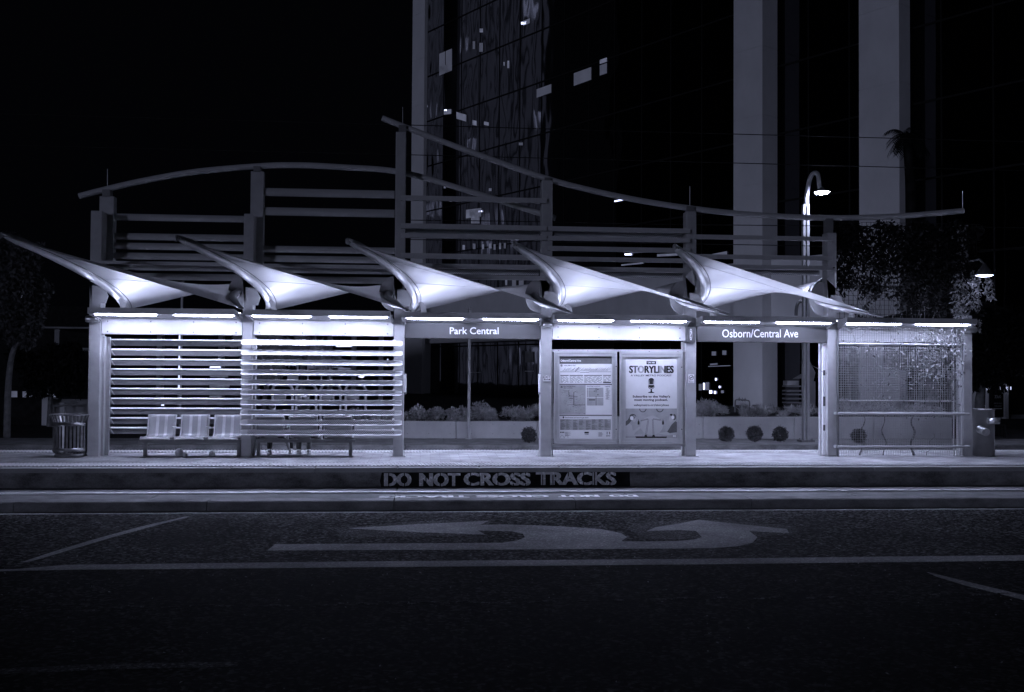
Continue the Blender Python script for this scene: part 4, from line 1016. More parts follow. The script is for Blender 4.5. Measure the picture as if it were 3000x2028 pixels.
m = MB(); pts = [(bx0+(Rb+.065)*math.cos(k*math.pi/18), .12+(Rb+.065)*math.sin(k*math.pi/18), .845) for k in range(37)]; m.tube(pts, .012, 8); m.build('rim', 'trash', o)
for z in (.12, .63):
    m = MB().lathe((bx0, .12, z), [(Rb+.012, 0), (Rb+.012, .07), (Rb-.002, .07), (Rb-.002, 0), (Rb+.012, 0)], 36); m.build('band', 'trash', o)
m = MB().lathe((bx0, .12, 0), [(.0, .1), (Rb-.09, .1), (Rb-.09, .6), (Rb-.11, .6), (Rb-.11, .12), (0, .12)], 30); m.build('liner', 'black', o)
m = MB().lathe((bx0, .12, 0), [(0, .08), (Rb-.04, .08), (Rb-.02, .0), (0, 0)], 30); m.build('base', 'dark', o)
c = PY(2880, 1335, .2); fx = c.x; Rf = (xpx(2910, 1300, .2)-xpx(2850, 1300, .2))/2
o = thing('drinking_fountain', 'steel drinking fountain with a side bowl right of the last post', 'drinking fountain', (fx, .2, 0))
zt = zpx(2880, 1199, .0)
m = MB().lathe((fx, .2, 0), [(0, 0), (Rf, 0), (Rf, zt-.03), (Rf+.012, zt-.03), (Rf+.012, zt), (Rf-.02, zt), (Rf-.05, zt-.04), (0, zt-.045)], 40); m.build('pedestal', mat('fountain_steel', .3, .35, metal=.35, var=.1), o)
MB().tube([(fx+.01, .1, zt-.05), (fx+.01, .1, zt+.06), (fx-.02, .1, zt+.075)], .012, 8).build('spout', 'steel', o)
x2 = xpx(2921, 1240, -.25); zb = zpx(2915, 1243, -.25); zu = zpx(2915, 1226, -.25); rb = (xpx(2938, 1240, -.25)-xpx(2904, 1240, -.25))/2
m = MB().lathe((x2, -.12, zb), [(0, 0), (rb*.9, 0), (rb, .02), (rb, zu-zb), (rb-.015, zu-zb), (rb*.6, zu-zb-.05), (0, zu-zb-.06)], 30); m.box((fx+.02, -.25, zb+.005), (x2-.02, .1, zu-.012)); q = m.build('bowl', 'steel', o)
MB().tube([(x2-.05, -.22, zu-.03), (x2-.05, -.22, zu+.06), (x2-.03, -.22, zu+.07)], .011, 8).build('spout', 'steel', q)
MB().tube([(x2+.05, -.12-rb*.9, (zb+zu)/2), (x2+.055, -.12-rb*1.04, (zb+zu)/2)], .022, 12).build('push_button', 'dark', q)
a = PY(2888, 1262, -.2); c = PY(2902, 1268, -.45); m = MB().tube([(a.x-.02, 0, a.z+.02), (c.x, -.28, c.z)], .085, 18); m.tube([(c.x, -.281, c.z), (c.x+.0005, -.287, c.z-.001)], .04, 12); m.build('bottle_arm', 'steel', o)
# ================================================================== PLANTERS AND PLANTS BEHIND THE PLATFORM
def wallthing(label, xl, xr, ytop, Y, joints):
    a, c = xpx(xl, 1260, Y), xpx(xr, 1260, Y); zt_ = zpx((xl+xr)/2, ytop, Y)
    o = thing('planter_wall', label, 'wall', ((a+c)/2, Y, ZW), 'low planter walls')
    xs = [a]+[xpx(j, 1260, Y) for j in joints]+[c]
    m = MB()
    for k in range(len(xs)-1): m.box((xs[k]+.006, Y, ZW+.001), (xs[k+1]-.006, Y+.28, zt_))
    q = m.build('wall', 'wall', o); bv = q.modifiers.new('b', 'BEVEL'); bv.width = .015
    m = MB().box((a, Y+.29, ZW), (c, Y+2.8, zt_-.08)); m.build('soil', 'soil', o)
    m = MB(); r7 = random.Random(int(xl))
    for k in range(int((c-a)/.62)):
        for zz in (.14, .42): MB().tube([(a+.3+k*.62, Y+.001, ZW+zz), (a+.3+k*.62, Y-.004, ZW+zz)], .012, 6).build('form_tie_hole', 'dark', o)
    return zt_
zL = wallthing('lower concrete planter wall seen under the Park Central sign', 1036, 1590, 1234, 8.55, [1336, 1573])
zR = wallthing('taller concrete planter wall seen under the Osborn/Central Ave sign', 1592, 2790, 1222, 8.5, [1800, 2060, 2327, 2560])
def bush(name, label, x0, x1, y0, y1, Y, dep, n, sz, mt, asp=.5, up=0., grp=None, lump=True, seed=0, zbase=None):
    r_ = random.Random(seed+int(x0)); m = MB(); st = MB()
    base = PY((x0+x1)/2, y1, Y)
    o = thing(name, label, 'plant', base, grp)
    lumps = [(r_.uniform(x0, x1), r_.uniform(y0+(y1-y0)*.3, y1), r_.uniform(.7, 1.2)) for k in range(max(4, int((x1-x0)/14)))]
    for k in range(n):
        lx, ly, ls = r_.choice(lumps); R = (y1-y0)*.42*ls
        a = r_.random()*6.283; q = math.sqrt(r_.random())
        x = lx+math.cos(a)*q*R*1.1; y = ly-abs(math.sin(a))*q*R*.9+(y1-ly)*r_.random()*.5
        if x < x0-4 or x > x1+4 or y < y0-3: continue
        p = PY(x, min(y, y1), Y+r_.uniform(-dep, dep)); m.leaf(p, sz*r_.uniform(.6, 1.3), r_, -up, asp)
    for k in range(8):
        x = r_.uniform(x0+3, x1-3); p = PY(x, y1, Y); st.tube([p, p+Vector((r_.gauss(0, .1), 0, .15)), p+Vector((r_.gauss(0, .2), r_.gauss(0, .1), .35))], .008, 5)
    m.build('foliage', mt, o); st.build('stem', 'bark', o); return o
bush('flowering_bush', 'leafy low bush on the planter wall left of the thin pole', 1190, 1368, 1184, 1236, 9.6, .7, 5200, .085, 'leaf', .7, .3, 'plants in the planters')
bush('flowering_bush', 'dark leafy bush on the planter behind the white slats', 1010, 1186, 1186, 1236, 9.6, .7, 2600, .085, 'leaf', .7, .3, 'plants in the planters')
bush('feathery_bush', 'wide feathery bush right of the thin pole', 1384, 1592, 1178, 1236, 9.6, .7, 8000, .10, 'grassy', .18, .9, 'plants in the planters')
bush('feathery_bush', 'pale feathery bush left of the broad column', 2030, 2128, 1158, 1222, 9.5, .6, 5200, .10, 'grassy', .18, .9, 'plants in the planters')
bush('grass_clump', 'spiky grass clump in front of the broad column', 2172, 2358, 1186, 1224, 9.5, .5, 5200, .16, 'grassy', .09, 1.6, 'plants in the planters')
bush('feathery_bush', 'feathery bush right of the lamp post', 2366, 2410, 1184, 1222, 9.5, .5, 1800, .10, 'grassy', .18, .9, 'plants in the planters')
bush('feathery_bush', 'dim bush on the planter behind the podcast poster', 1600, 1640, 1178, 1230, 9.5, .6, 1500, .10, 'grassy', .18, .9, 'plants in the planters')
bush('feathery_bush', 'dim bushes on the planter behind the vine mesh', 2440, 2760, 1170, 1222, 9.6, .7, 4000, .12, 'grassy', .2, .8, 'plants in the planters')
def ballshrub(label, x, yb, r_px, sd):
    Y = 6.75; r_ = random.Random(sd); p = PY(x, yb, Y); R = r_px/2950*(Y-CY)
    o = thing('round_shrub', label, 'shrub', p, 'clipped round shrubs on the pavement')
    m = MB(); c = p+Vector((0, 0, R*.98))
    for k in range(2300):
        d = Vector((r_.gauss(0, 1), r_.gauss(0, 1), r_.gauss(0, 1))).normalized()
        bump = 1+.10*math.sin(d.x*7+sd)*math.sin(d.z*6+sd*2)+.05*r_.gauss(0, 1)
        q = c+d*R*(r_.random()**.22)*bump
        if q.z < p.z+.02: continue
        m.leaf(q, r_.uniform(.03, .06), r_, -.5, .4)
    m.build('foliage', 'leafmid', o)
    MB().tube([p, p+Vector((0, 0, R*.6))], .03, 6).build('stem', 'bark', o)
for k, (x, yb, rp, lab) in enumerate(((1549,1297,22.5,'round shrub on the pavement left of the EXIT post'),(2128,1295,23,'round shrub left of three under the Osborn sign'),(2211,1295,23.5,'round shrub in the middle of three under the Osborn sign'),(2286,1295,23,'round shrub nearest to the lamp post base'),(2515,1299,22,'round shrub seen through the wire mesh'))): ballshrub(lab, x, yb, rp, k+3)
# poles
p = PY(1373, 1279, 8.3)
o = thing('sign_pole', 'thin pale pole standing under the Park Central sign', 'pole', (p.x, 8.3, ZW)); t_ = zpx(1375, 900, 8.3)
MB().tube([(p.x, 8.3, ZW), (p.x, 8.3, t_)], .045, 12).build('shaft', 'post', o); MB().box((p.x-.09, 8.2, ZW), (p.x+.09, 8.4, ZW+.02)).build('base_plate', 'post', o)
Yl = 7.25; p = PY(2361, 1290, Yl)
o = thing('street_lamp', 'tall street lamp with an arched top and a lit head behind the Osborn sign', 'street lamp', (p.x, Yl, ZW))
zt_ = zpx(2361, 600, Yl)
m = MB(); m.box((p.x-.085, Yl-.05, ZW), (p.x-.005, Yl+.1, zt_)); m.box((p.x+.012, Yl-.08, ZW), (p.x+.085, Yl+.1, zt_)); m.build('pole', 'post', o)
m = MB().box((p.x-.19, Yl-.19, ZW), (p.x+.19, Yl+.19, ZW+.06))
for dx in (-.13, .13):
    for dy in (-.13, .13): m.tube([(p.x+dx, Yl+dy, ZW+.06), (p.x+dx, Yl+dy, ZW+.1)], .02, 6)
m.build('base_plate', 'dark', o)
for ys, xs in ((Yl, 0),):
    arc = [PY(x, y, Yl) for x, y in ((2362,610),(2363,575),(2368,545),(2374,522),(2381,510),(2390,507))]+[PY(2396, 512, Yl-.1), PY(2399, 530, Yl-.2), PY(2401, 552, Yl-.25)]
    MB().tube(smooth(arc, 5), .065, 10).build('arched_arm', 'post', o)
hc = PY(2408, 560, Yl-.3)
m = MB().lathe((hc.x, hc.y, hc.z), [(0, .10), (.05, .10), (.08, .03), (.20, -.02), (.20, -.035)], 24); q = m.build('lamp_head', 'hood', o)
MB().lathe((hc.x, hc.y, hc.z), [(.2, -.036), (.18, -.06), (.1, -.085), (0, -.095)], 20).build('lens', 'lamp', q)
# low arched bracket behind it
a = [PY(x, y, 7.6) for x, y in ((2332,925),(2333,905),(2337,890),(2344,884),(2352,884))]
MB().tube(smooth(a, 4), .05, 8).build('low_bracket', 'dark', o)
# back-flow pipe
Yb = 9.2
pts = [PY(x, y, Yb) for x, y in ((2153,1208),(2154,1180),(2156,1172),(2164,1171),(2186,1173),(2194,1175),(2196,1182),(2196,1206))]
o = thing('water_pipe', 'dark looped water pipe with valves in front of the broad column', 'pipe', pts[0])
MB().tube(smooth(pts, 3), .022, 10).build('pipe', 'dark', o)
for x, y in ((2166,1170),(2175,1172),(2183,1172)):
    c = PY(x, y, Yb); m = MB().ball(c, .045, 8, 6); m.tube([c, c+Vector((0, 0, .07))], .01, 6); m.build('valve', 'dark', o)
pts = [PY(x, y, Yb+.15) for x, y in ((2155,1190),(2172,1192),(2186,1196),(2190,1208))]; MB().tube(smooth(pts, 3), .04, 8).build('lower_pipe', 'bark', o)
# four rounded hoops behind the seated people
for k, (x, lab) in enumerate(((857,'first from the left'),(926,'second from the left'),(998,'third from the left'),(1071,'rightmost'))):
    Yh = 11.6; w_ = 58
    o = thing('hoop_stand', 'pale rounded hoop stand with a panel behind the slats, '+lab+' of four', 'hoop stand', PY(x-w_/2, 1290, Yh), 'rounded hoop stands behind the platform')
    pts = [PY(x+dx, y, Yh) for dx, y in ((0,1292),(0,1150),(-1,1140),(-5,1132),(-12,1129),(-w_+12,1128),(-w_+5,1131),(-w_+1,1139),(-w_,1150),(-w_,1292))]
    MB().tube(smooth(pts, 3), .042, 10).build('hoop', 'alu', o)
    m = MB(); rpx(m, x-w_+4, 1141, x-19, 1170, Yh-.05, .05); q = m.build('panel', 'post', o); bv = q.modifiers.new('b', 'BEVEL'); bv.width = .05; bv.segments = 3

# ================================================================== GLASS TOWER
c2 = G(2233, 1195, ZW); 
azf = YAW-math.atan(2300/FPX); FD = Vector((math.sin(azf), math.cos(azf), 0)); FN = Vector((-FD.y, FD.x, 0))
if FN.dot(CAMP-c2) < 0: FN = -FN
RD = -FN                         # other face direction (to the right, away)
def colbox(base, a, c, h, name, label, extra=None):
    o = thing(name, label, 'column', base, 'tall columns of the tower')
    m = MB(); zc = 0
    z = ZW; first = True
    for ztop in [z+.9]+[z+.9+3.9*k for k in range(1, 20)]:
        if z > h: break
        m.obox(Vector((base.x, base.y, z+.012)), FD*a, RD*c, (0, 0, ztop-z-.02)); z = ztop
    m.obox(Vector((base.x, base.y, ZW))+FD*.02+RD*.02, FD*(a-.04), RD*(c-.04), (0, 0, h))
    m.build('shaft', 'column', o); return o
colbox(c2, 2.05, 1.35, 34, 'tower_column', 'broad concrete column behind the Osborn sign')
c3 = c2-FD*9.6; d3 = PPL(2637, 1195, c2, FN); c3 = Vector((d3.x, d3.y, ZW))
colbox(c3, 2.25, 1.0, 34, 'tower_column', 'dim concrete column beside the palm at the right')
d1 = G(1240, 1160, ZW); d1p = PPL(1238, 1150, c2, FN); c1 = Vector((d1p.x, d1p.y, ZW))
kk = (c1-CAMP).length
colbox(c1-RD*.1, 1.9, .3, 60, 'tower_column', 'slender pale column left of the glass tower')
F0 = c2-FN*1.7
E0, E1 = PPL(1243, 1100, F0, FN), PPL(3500, 1100, F0, FN)
E0.z = E1.z = ZW
tower = thing('office_tower', 'dark glass office tower behind the station reflecting lit windows', 'building', (E0+E1)/2)
L = (E1-E0); H = 62
m = MB(); q_ = [E0, E1, E1-FN*20, E0-FN*20]; m.prism([v for v in q_], (0, 0, H)); m.build('facade', 'glass', tower)
m = MB(); un = L.normalized(); n_ = int(L.length/2.6)
for k in range(n_+1): m.obox(E0+un*(k*2.6)+FN*.002, un*.06, FN*.03, (0, 0, H))
z = 3.9
while z < H: m.obox(E0+Vector((0, 0, z))+FN*.003, un*L.length, FN*.035, (0, 0, .10)); z += 3.9
m.build('mullion_grid', 'mull', tower)
def wpx(mb, x0, y0, x1, y1, slope=0., off=.02):
    P0 = F0+FN*off
    mb.face([PPL(x0, y0, P0, FN), PPL(x1, y0-slope*(x1-x0), P0, FN), PPL(x1, y1-slope*(x1-x0), P0, FN), PPL(x0, y1, P0, FN)])
def win(x0, y0, x1, y1, sl, mt):
    m = MB(); wpx(m, x0, y0, x1, y1, sl, .06); m.build('window_glow', mt, tower)
for a in ((1287,158,1304,222,.42,'glow2'),(1306,150,1324,214,.42,'glow2'),(1288,196,1322,218,.3,'glow2'),(1757,176,1778,188,.35,'glow'),(1757,192,1778,222,.35,'glow2'),(1681,215,1732,252,.36,'glow2'),(1572,262,1615,287,.36,'glow2'),(1532,62,1552,76,.4,'glow'),(1300,322,1322,336,.1,'glow'),(1337,328,1366,348,-.3,'glow'),
          (1384,352,1396,366,-.2,'glow'),(1418,356,1432,366,-.2,'glow'),(1475,182,1479,193,0,'glow'),(1486,178,1492,200,0,'glow'),(1385,121,1392,144,0,'glow2'),(1404,126,1415,152,0,'glow2'),(1405,84,1415,95,0,'glow'),
          (1365,615,1410,640,.12,'glow'),(1800,588,1826,592,.2,'glow3'),(1380,636,1405,655,.0,'glow'),(1355,718,1362,732,0,'glow'),(1385,714,1393,730,0,'glow'),(1412,716,1418,730,0,'glow'),(1432,714,1440,728,0,'glow'),(1446,716,1452,732,0,'glow'),(1462,712,1468,730,0,'glow'),(1476,712,1482,728,0,'glow'),
          (1238,535,1250,545,0,'glow2'),(1300,538,1306,552,0,'glow'),(1432,552,1440,560,0,'glow'),(1480,818,1486,836,0,'glow'),(1500,820,1512,842,0,'glow2'),(1520,822,1534,845,0,'glow2'),(1520,418,1532,426,0,'glow2'),(1243,308,1249,314,0,'glow3'),(1527,65,1541,72,.1,'glow3'),
          (1302,321,1309,325,0,'glow3'),(1402,617,1412,621,.0,'glow3'),(1845,735,1905,742,.05,'glow'),(1925,745,1985,752,.05,'glow'),(1820,775,1885,779,.1,'glow'),(1830,743,1850,748,0,'glow3'),(2085,745,2130,758,.2,'glow')): win(*a)
# lit beam over the ground floor
m = MB()
A = F0+FN*.9
pa, pb = PPL(1240, 1009, A, FN), PPL(1600, 993, A, FN); zlo = (pa.z+pb.z)/2; pz = PPL(1500, 838, A, FN).z
s0 = PPL(1200, 1000, A, FN); s1 = PPL(2690, 1000, A, FN)
m.prism([Vector((s0.x, s0.y, zlo)), Vector((s1.x, s1.y, zlo)), Vector((s1.x, s1.y, pz)), Vector((s0.x, s0.y, pz))], -FN*.88)
m.build('concrete_band', 'column', tower)
m = MB(); pl = PPL(1180, 1155, A, FN); pr = PPL(1236, 1155, A, FN)
m.obox(Vector((pr.x, pr.y, ZW)), Vector((pl.x-pr.x, pl.y-pr.y, 0)), -FN*.86, (0, 0, pz-ZW)); m.build('corner_pier', 'column', tower)
# shop front lights and reflections at street level, the reflections put in as glowing panes
for a in ((2047,1125,2056,1144,0,'glow'),(2060,1122,2064,1142,0,'glow3'),(2068,1120,2077,1143,0,'glow'),(2078,1144,2086,1153,0,'glow3'),(2092,1146,2097,1154,0,'glow3'),(2112,1144,2120,1152,0,'glow'),(2085,1030,2098,1042,0,'glow2'),(2116,1027,2128,1040,0,'glow2'),(2080,1066,2102,1071,.1,'glow2'),(2095,1108,2099,1115,0,'glow3'),(2106,1131,2110,1137,0,'glow3'),(2075,1073,2140,1075,.04,'glow'),(1380,1090.5,1410,1092,-.01,'glow2'),(1538,1087,1564,1088.5,0,'glow'),(1242,1130,1247,1142,0,'glow2'),(1252,1128,1258,1142,0,'glow2'),(1539,1030,1563,1062,0,'glow2')): win(*a)
# building across the way, out of the frame, that the glass mirrors (pale vertical fins)
def mirror(p): return p-FN*2*(p-F0).dot(FN)
V0 = CAMP+ray(1250, 1083)*165; V1 = CAMP+ray(1590, 1083)*135
W0, W1 = mirror(V0), mirror(V1); W0.z = W1.z = ZW
mt_ = thing('finned_building', 'dark office block with pale vertical fins mirrored in the glass tower', 'building', (W0+W1)/2)
ax = W1-W0; nn = Vector((-ax.y, ax.x, 0)).normalized()
if nn.dot(F0-W0) < 0: nn = -nn
m = MB().prism([W0, W1, W1-nn*12, W0-nn*12], (0, 0, 66)); m.build('block', 'dark', mt_)
m = MB()
for k in range(16): m.obox(W0+ax*(k/15.)+nn*.05, ax.normalized()*.55, nn*.7, (0, 0, 66))
m.build('fin', emit('glowing_fin', .10), mt_)  # fins given a glow of their own so their mirror image shows
m = MB(); r5 = random.Random(4)
for k in range(26):
    i = r5.randrange(15); z = r5.choice([3, 7, 11, 15, 19, 23, 27, 31, 35, 43, 51]); p0 = W0+ax*((i+.25)/15.)+nn*.06+Vector((0, 0, z)); d = ax*(.5/15.)
    m.face([p0, p0+d, p0+d+Vector((0, 0, 2.2)), p0+Vector((0, 0, 2.2))])
m.build('window_glow', emit('mirror_window', .8), mt_)
fl_ = c2+Vector((-2.2, -5.5, 0)); fl_.z = ZW+.25  # unseen floodlight added to brighten the lower part of the column
o = thing('added_floodlight', 'small added floodlight, unseen behind the planter, brightening the broad column', 'light', (fl_.x, fl_.y, ZW))
tg = (c2+FD*.9+Vector((0, 0, 3))-fl_).normalized(); sx_ = tg.cross(Vector((0, 0, 1))).normalized(); sy_ = sx_.cross(tg)
MB().obox(fl_-sx_*.17-sy_*.12-tg*.12, sx_*.34, sy_*.24, tg*.11).build('housing', 'dark', o)
MB().face([fl_-sx_*.15-sy_*.1, fl_+sx_*.15-sy_*.1, fl_+sx_*.15+sy_*.1, fl_-sx_*.15+sy_*.1]).build('lens', emit('added_flood_lens', 480), o)
# slatted crates / boards behind the lamp post
for k, (y, h) in enumerate(((1108,10),(1124,5),(1136,4),(1146,4),(1156,4),(1166,4),(1176,4))):
    pass
o = thing('board_stack', 'stack of pale horizontal boards beside the lamp post pole', 'boards', PY(2326, 1186, 13))
for k, y in enumerate((1130, 1143, 1154, 1166, 1178)):
    m = MB(); rpx(m, 2306, y, 2348, y+4+(k % 2), 13, .5); m.build('board', 'dim', o)
m = MB(); rpx(m, 2306, 1116, 2340, 1129, 13.3, .4); m.build('crate', 'post', o)
m = MB(); m.prism([PY(x, y, 13) for x, y in ((2324,1110),(2348,1096),(2348,1109))], (0, .05, 0)); m.build('lid', 'dim', o)
o = thing('leaning_panel', 'pale panel with a slanted top just right of the street lamp pole', 'panel', PY(2380, 1180, 12.6))
m = MB(); m.prism([PY(x, y, 12.6) for x, y in ((2369,1052),(2389,1092),(2383,1118),(2389,1118),(2389,1190),(2369,1190))], (0, .08, 0)); m.build('sheet', 'dim', o)

# ================================================================== TREES AND THE FAR LEFT
def tree(name, label, x, yb, Y, crown, trunk, n, sz, mt, seed, grp=None, trw=.14):
    r_ = random.Random(seed); base = PY(x, yb, Y); base.z = max(base.z, ZR)
    o = thing(name, label, 'tree', base, grp)
    pts = [PY(a, c, Y) for a, c in trunk]; MB().tube(smooth(pts, 4), [trw*(1-.55*i/(4*(len(pts)-1))) for i in range(4*(len(pts)-1)+1)], 9).build('trunk', 'bark', o)
    m = MB(); lb = MB()
    for cx, cy, rx, ry, wt in crown:
        subs = [(cx+r_.gauss(0, .55)*rx, cy+r_.gauss(0, .55)*ry, r_.uniform(.18, .4)) for k in range(14)]
        tip = pts[-1]; e = PY(cx, cy, Y); lb.tube([tip, tip.lerp(e, .5)+Vector((0, 0, .2)), e], [trw*.35, trw*.2, trw*.08], 6)
        for k in range(int(n*wt)):
            sx, sy, sr = r_.choice(subs); a = r_.random()*6.283; q = math.sqrt(r_.random())
            m.leaf(PY(sx+math.cos(a)*q*sr*rx*1.3, sy+math.sin(a)*q*sr*ry*1.3, Y+r_.uniform(-1, 1)*rx/2950*30*.5), sz*r_.uniform(.6, 1.3), r_, .3, .4)
    m.build('crown', mt, o); lb.build('limb', 'bark', o); return o
tree('street_tree', 'feathery pale tree at the left edge with a slanting trunk', 30, 1290, 9, [(70,840,62,85,1),(20,760,60,60,.8),(95,930,45,55,.6),(30,960,60,60,.6),(90,760,30,40,.4)], [(20,1290),(25,1120),(40,1025),(75,985),(103,952)], 2600, .16, 'leafmid', 3, None, .1)
tree('street_tree', 'dark tree left of the first post in front of the parking building', 140, 1250, 14, [(90,1075,60,50,1),(180,1080,70,50,1),(120,1125,60,28,.6),(220,1110,45,40,.6),(200,1030,40,26,.4)], [(145,1250),(146,1190),(147,1140)], 2600, .2, 'leafdark', 4, None, .1)
tree('street_tree', 'dark tree seen through the white slats with forked trunk', 772, 1240, 13, [(760,1030,70,40,1),(850,1020,70,36,1),(930,1040,50,28,.7),(790,1075,50,26,.6)], [(772,1240),(778,1150),(800,1090),(822,1045)], 2400, .2, 'leaf', 5, None, .09)
tree('street_tree', 'dark leafy tree behind the drinking fountain', 2872, 1250, 13, [(2860,1010,60,70,1),(2930,1000,60,70,1),(2890,950,80,50,1),(2950,1080,50,40,.7),(2840,1080,40,40,.7),(2900,1100,60,28,.6)], [(2872,1250),(2870,1180),(2874,1140),(2862,1110),(2848,1085)], 3600, .2, 'leafdark', 6, None, .2)
# palm
Yp = 24; top = PY(2640, 405, Yp); r_ = random.Random(9)
o = thing('palm_tree', 'palm with drooping fronds in front of the dim column', 'palm tree', (PY(2668, 640, Yp).x, Yp, ZW))
MB().tube(smooth([Vector((PY(2672, 640, Yp).x, Yp, ZW)), PY(2668, 600, Yp), PY(2664, 500, Yp), PY(2657, 400, Yp)], 6), [.26-.004*i for i in range(19)], 10).build('trunk', 'leafdark', o)
hub = PY(2656, 396, Yp); m = MB()
for k in range(34):
    a = r_.random()*6.283; up = r_.uniform(-.1, 1.0); Lf = r_.uniform(.85, 1.3); d = Vector((math.cos(a), math.sin(a), 0))
    pts = [hub+d*Lf*t*(1-.25*t*max(0, -up+.4))+Vector((0, 0, Lf*(up*t-.9*t*t))) for t in [j/8 for j in range(9)]]
    sd_ = Vector((-d.y, d.x, 0))
    for j in range(1, 9):
        p0 = pts[j-1]; p1 = pts[j]; w_ = .42*(1-abs(j/8-.45))
        for s in (-1, 1):
            for h_ in (0, .5):
                q0 = p0.lerp(p1, h_); q1 = p0.lerp(p1, h_+.35); tipp = q0+(p1-p0)*.8+sd_*s*w_+Vector((0, 0, -w_*.7)); m.face([q0, q1, tipp])
m.build('crown', 'leafdark', o)

# parking building, far lamp, low wall on the left
Yg = 30
def slab(mb, x0, x1, y0, y1, Y, d, extra=0): 
    a = PY(x0, y0, Y); c = PY(x1, y1, Y); mb.box((a.x, Y, c.z), (c.x, Y+d, a.z))
g = thing('parking_building', 'dark parking building with pale floor ledges behind the left bays', 'building', (xpx(400, 1200, Yg), Yg, ZW))
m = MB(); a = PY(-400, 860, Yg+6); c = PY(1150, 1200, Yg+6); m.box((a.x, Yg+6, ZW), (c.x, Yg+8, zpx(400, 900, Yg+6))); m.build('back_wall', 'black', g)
for y0, y1, x0, x1 in ((957,972,120,1150),(1019,1034,190,1150),(1098,1104,330,1150)):
    m = MB(); slab(m, x0, x1, y0, y1, Yg, 5.5); m.build('floor_ledge', 'dim', g)
for x in (160, 460, 640, 745, 880, 960, 1030, 1110):
    m = MB(); slab(m, x, x+10, 965, 1190, Yg+.4, .6); m.build('pillar', 'dark', g)
def lite(nm, x0, y0, x1, y1, Y, mt):
    m = MB(); rpx(m, x0, y0, x1, y1, Y, .03); return m.build(nm, mt, g)
for x0, y0, x1, y1, mt in ((615,1074,645,1078,'glow3'),(615,1102,668,1105,'glow'),(615,1108,660,1110,'glow'),(614,1130,672,1133,'glow'),(614,1136,670,1138,'glow'),(614,1160,650,1163,'glow'),(614,1166,650,1168,'glow'),(985,1014,1030,1016,'glow3'),(974,1075,1005,1078,'glow'),(990,1078,1028,1083,'glow'),
      (905,1071,945,1080,'glow2'),(810,1100,822,1108,'glow'),(760,1100,775,1104,'glow'),(870,1070,874,1120,'glow2'),(900,1070,904,1120,'glow2'),(940,1070,943,1120,'glow2'),(965,1070,968,1120,'glow2'),(974,1044,976,1048,'glow3'),(1135,1052,1137,1055,'glow3'),(762,1071,768,1075,'glow3'),(774,1071,779,1074,'glow3'),(473,1183,480,1189,'glow3'),(602,1184,605,1187,'glow'),(430,1214,437,1221,'glow3'),(774,1132,784,1136,'glow2'),(842,1100,872,1118,'glow2')): lite('window_glow', x0, y0, x1, y1, Yg-.06, mt)
m = MB()
for x in (800, 850, 905, 990):
    m.prism([PY(x, 1012, Yg-.1), PY(x+110, 1000, Yg-.1), PY(x+110, 1003, Yg-.1), PY(x, 1015, Yg-.1)], (0, .05, 0))
m.build('roof_brace', 'dim', g)
for (x, y, lab) in ((1050, 1100, 0),):
    o = thing('shop_sign', 'small blurred glowing sign far behind the white slats', 'sign', PY(1058, 1108, 26)); m = MB(); r8 = random.Random(8)
    for k in range(9): rpx(m, 1051+k*1.8+r8.random(), 1100+r8.random()*2, 1052.4+k*1.8+r8.random(), 1104+r8.random()*3, 26, .03)
    m.build('lettering', 'glow3', o)
o = thing('lit_post', 'bright vertical light tube seen through the grey slats', 'light', PY(526, 1145, 20)); m = MB(); p0, p1 = PY(524, 1145, 20), PY(527, 976, 20)
MB().tube([p0, p1], .032, 8).build('lamp_tube', emit('far_tube', 2.2), o); MB().box((p0.x-.06, 20.05, ZW), (p0.x+.06, 20.12, p1.z)).build('post', 'dark', o)
Yw = 15
o = thing('low_wall', 'dim low wall with a pillar and sloping handrail left of the litter bin', 'wall', (xpx(190, 1240, Yw), Yw, ZW))
m = MB(); slab(m, -300, 300, 1168, 1262, Yw+.6, .3); m.build('wall', 'dim', o)
m = MB(); slab(m, 123, 139, 1165, 1262, Yw+.2, .35); m.build('pillar', 'column', o)
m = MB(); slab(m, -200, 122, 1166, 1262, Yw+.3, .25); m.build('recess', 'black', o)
m = MB(); m.tube([PY(150, 1191, Yw), PY(180, 1189, Yw), PY(228, 1177, Yw)], .035, 8)
for x in (158, 190): m.tube([PY(x, 1190, Yw), PY(x, 1250, Yw)], .025, 8)
m.build('handrail', 'dark', o)
m = MB(); slab(m, 163, 187, 1180, 1222, Yw+.55, .04); m.build('panel', 'post', o)
o = thing('lit_shopfront', 'row of dim bright windows under the dark tree at the left', 'building', PY(100, 1166, 24))
for x0, x1, y0, y1 in ((30,50,1146,1164),(66,78,1147,1164),(100,124,1142,1164),(138,163,1142,1164),(86,98,1148,1163)):
    m = MB(); rpx(m, x0, y0, x1, y1, 24, .03); m.build('window_glow', 'glow', o)
m = MB(); slab(m, -100, 320, 1136, 1168, 24.1, .4); m.build('wall', 'black', o)
o = thing('twin_lamp', 'far twin headed lamp post among the tree at the left edge', 'street lamp', PY(64, 1100, 40))
MB().tube([PY(64, 1120, 40), PY(64.5, 858, 40)], [.07, .045], 8).build('pole', 'glow', o)  # pole given a faint glow of its own, as if lit
for x0, x1 in ((50, 62), (67, 74)):
    c = PY((x0+x1)/2, 854, 40); MB().ball(c, ((x1-x0)/2950*30, .1, .05), 10, 6).build('lamp_head', 'glow3', o)
# small mast behind the sail gap
p = PY(533, 830, 12); o = thing('mast', 'little T shaped mast behind the gap between the first two sails', 'mast', (p.x, 12, ZW))
MB().tube([(p.x, 12, ZW), PY(534, 828, 12)], .035, 8).build('shaft', 'post', o); MB().obox(PY(524, 834, 12), PY(537, 826, 12)-PY(524, 834, 12), (0, .1, 0), (0, 0, .05)).build('head', 'dark', o)

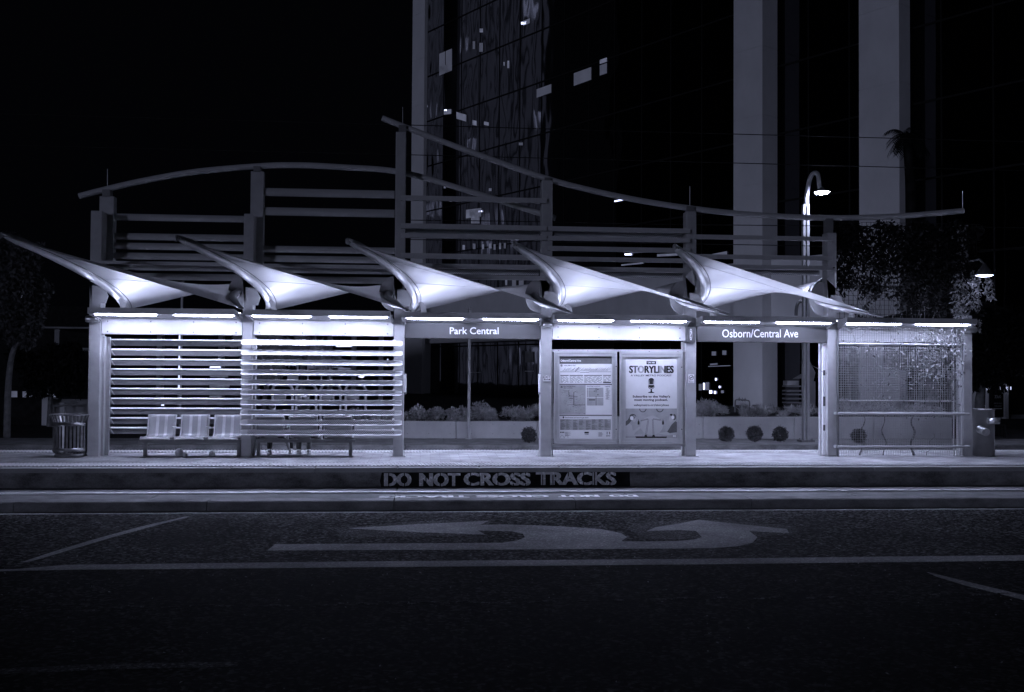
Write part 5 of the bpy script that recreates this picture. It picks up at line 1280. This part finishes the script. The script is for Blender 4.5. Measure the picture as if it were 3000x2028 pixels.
# ================================================================== RIGHT SIDE
Yr = 22
o = thing('shop_building', 'dim low shop building with pillars at the right edge', 'building', PY(2930, 1250, Yr))
m = MB(); slab(m, 2790, 3300, 1080, 1252, Yr, .4); m.build('wall', 'dim', o)
m = MB(); m.prism([PY(x, y, Yr-.8) for x, y in ((2790,905),(2870,880),(3300,1010),(3300,1085),(2790,1085))], (0, 8, 0)); m.build('roof', 'black', o)
for x in (2852, 2887, 2945):
    m = MB(); slab(m, x, x+10, 1085, 1252, Yr-.3, .28); m.build('pillar', 'column', o)
for x0, x1 in ((2862, 2885), (2899, 2944), (2957, 3040)):
    m = MB(); slab(m, x0, x1, 1105, 1215, Yr-.02, .01); m.build('window', 'black', o)
o = thing('neon_sign', 'glowing mirrored lettering under the dark tree at the right', 'sign', PY(2920, 1145, Yr-.5))
m = MB(); a = PY(2953, 1143, Yr-.5); c = PY(2906, 1143, Yr-.5); t_ = PY(2953, 1133, Yr-.5); text(m, 'BAKERIES', .02, a, c-a, t_-a)
rpx(m, 2890, 1138, 2902, 1140, Yr-.5, .01); rpx(m, 2892, 1141, 2897, 1143, Yr-.5, .01); rpx(m, 2881, 1134, 2883, 1142, Yr-.5, .01); rpx(m, 2864, 1134, 2866, 1141, Yr-.5, .01); rpx(m, 2960, 1133, 2963, 1142, Yr-.5, .01)
m.build('lettering', 'neon', o)
o = thing('address_sign', 'black board with the number 3300 behind the drinking fountain', 'sign', PY(2924, 1224, 18))
m = MB(); rpx(m, 2908, 1153, 2940, 1222, 18, .1); m.build('board', 'black', o); m = MB(); textpx(m, '3300', .01, 2914, 1158, 2933, 1167, 17.99)
textpx(m, 'OFFICE SPACE', .0, 2912, 1180, 2936, 1184, 17.99); textpx(m, 'FOR LEASE', .0, 2914, 1188, 2934, 1192, 17.99); rpx(m, 2911, 1196, 2936, 1199, 17.99); m.build('lettering', 'inkpale', o)
o = thing('street_bench', 'dark slatted street bench behind the drinking fountain bowl', 'bench', PY(2930, 1282, 8))
m = MB()
for k in range(9): rpx(m, 2911+k*4, 1248, 2912.6+k*4, 1277, 8, .03)
m.build('slat', 'black', o); m = MB(); rpx(m, 2909, 1244, 2948, 1248, 8, .04); m.build('rail', 'black', o); m = MB(); rpx(m, 2909, 1276, 2948, 1279, 8, .4); m.build('seat', 'black', o)
for x in (2909, 2944): m = MB(); rpx(m, x, 1244, x+4, 1283, 7.98, .1); m.build('leg', 'black', o)
# cone lamp on the vine post
hc = PY(2884, 800, -.35)
o = thing('post_lamp', 'lit cone shaped lamp hanging beside the vine covered right post', 'lamp', hc)
m = MB().lathe(hc, [(0, .20), (.03, .20), (.06, .14), (.17, .0), (.19, -.05), (.18, -.055)], 26); q = m.build('hood', 'hood', o)
MB().lathe(hc, [(.175, -.05), (.1, -.075), (0, -.08)], 20).build('lens', 'lens2', q)
MB().tube([hc+Vector((0, 0, .19)), hc+Vector((-.05, .1, .3)), Vector((xpx(2830, 800, .3), .3, hc.z+.3))], .02, 8).build('arm', 'dark', o)
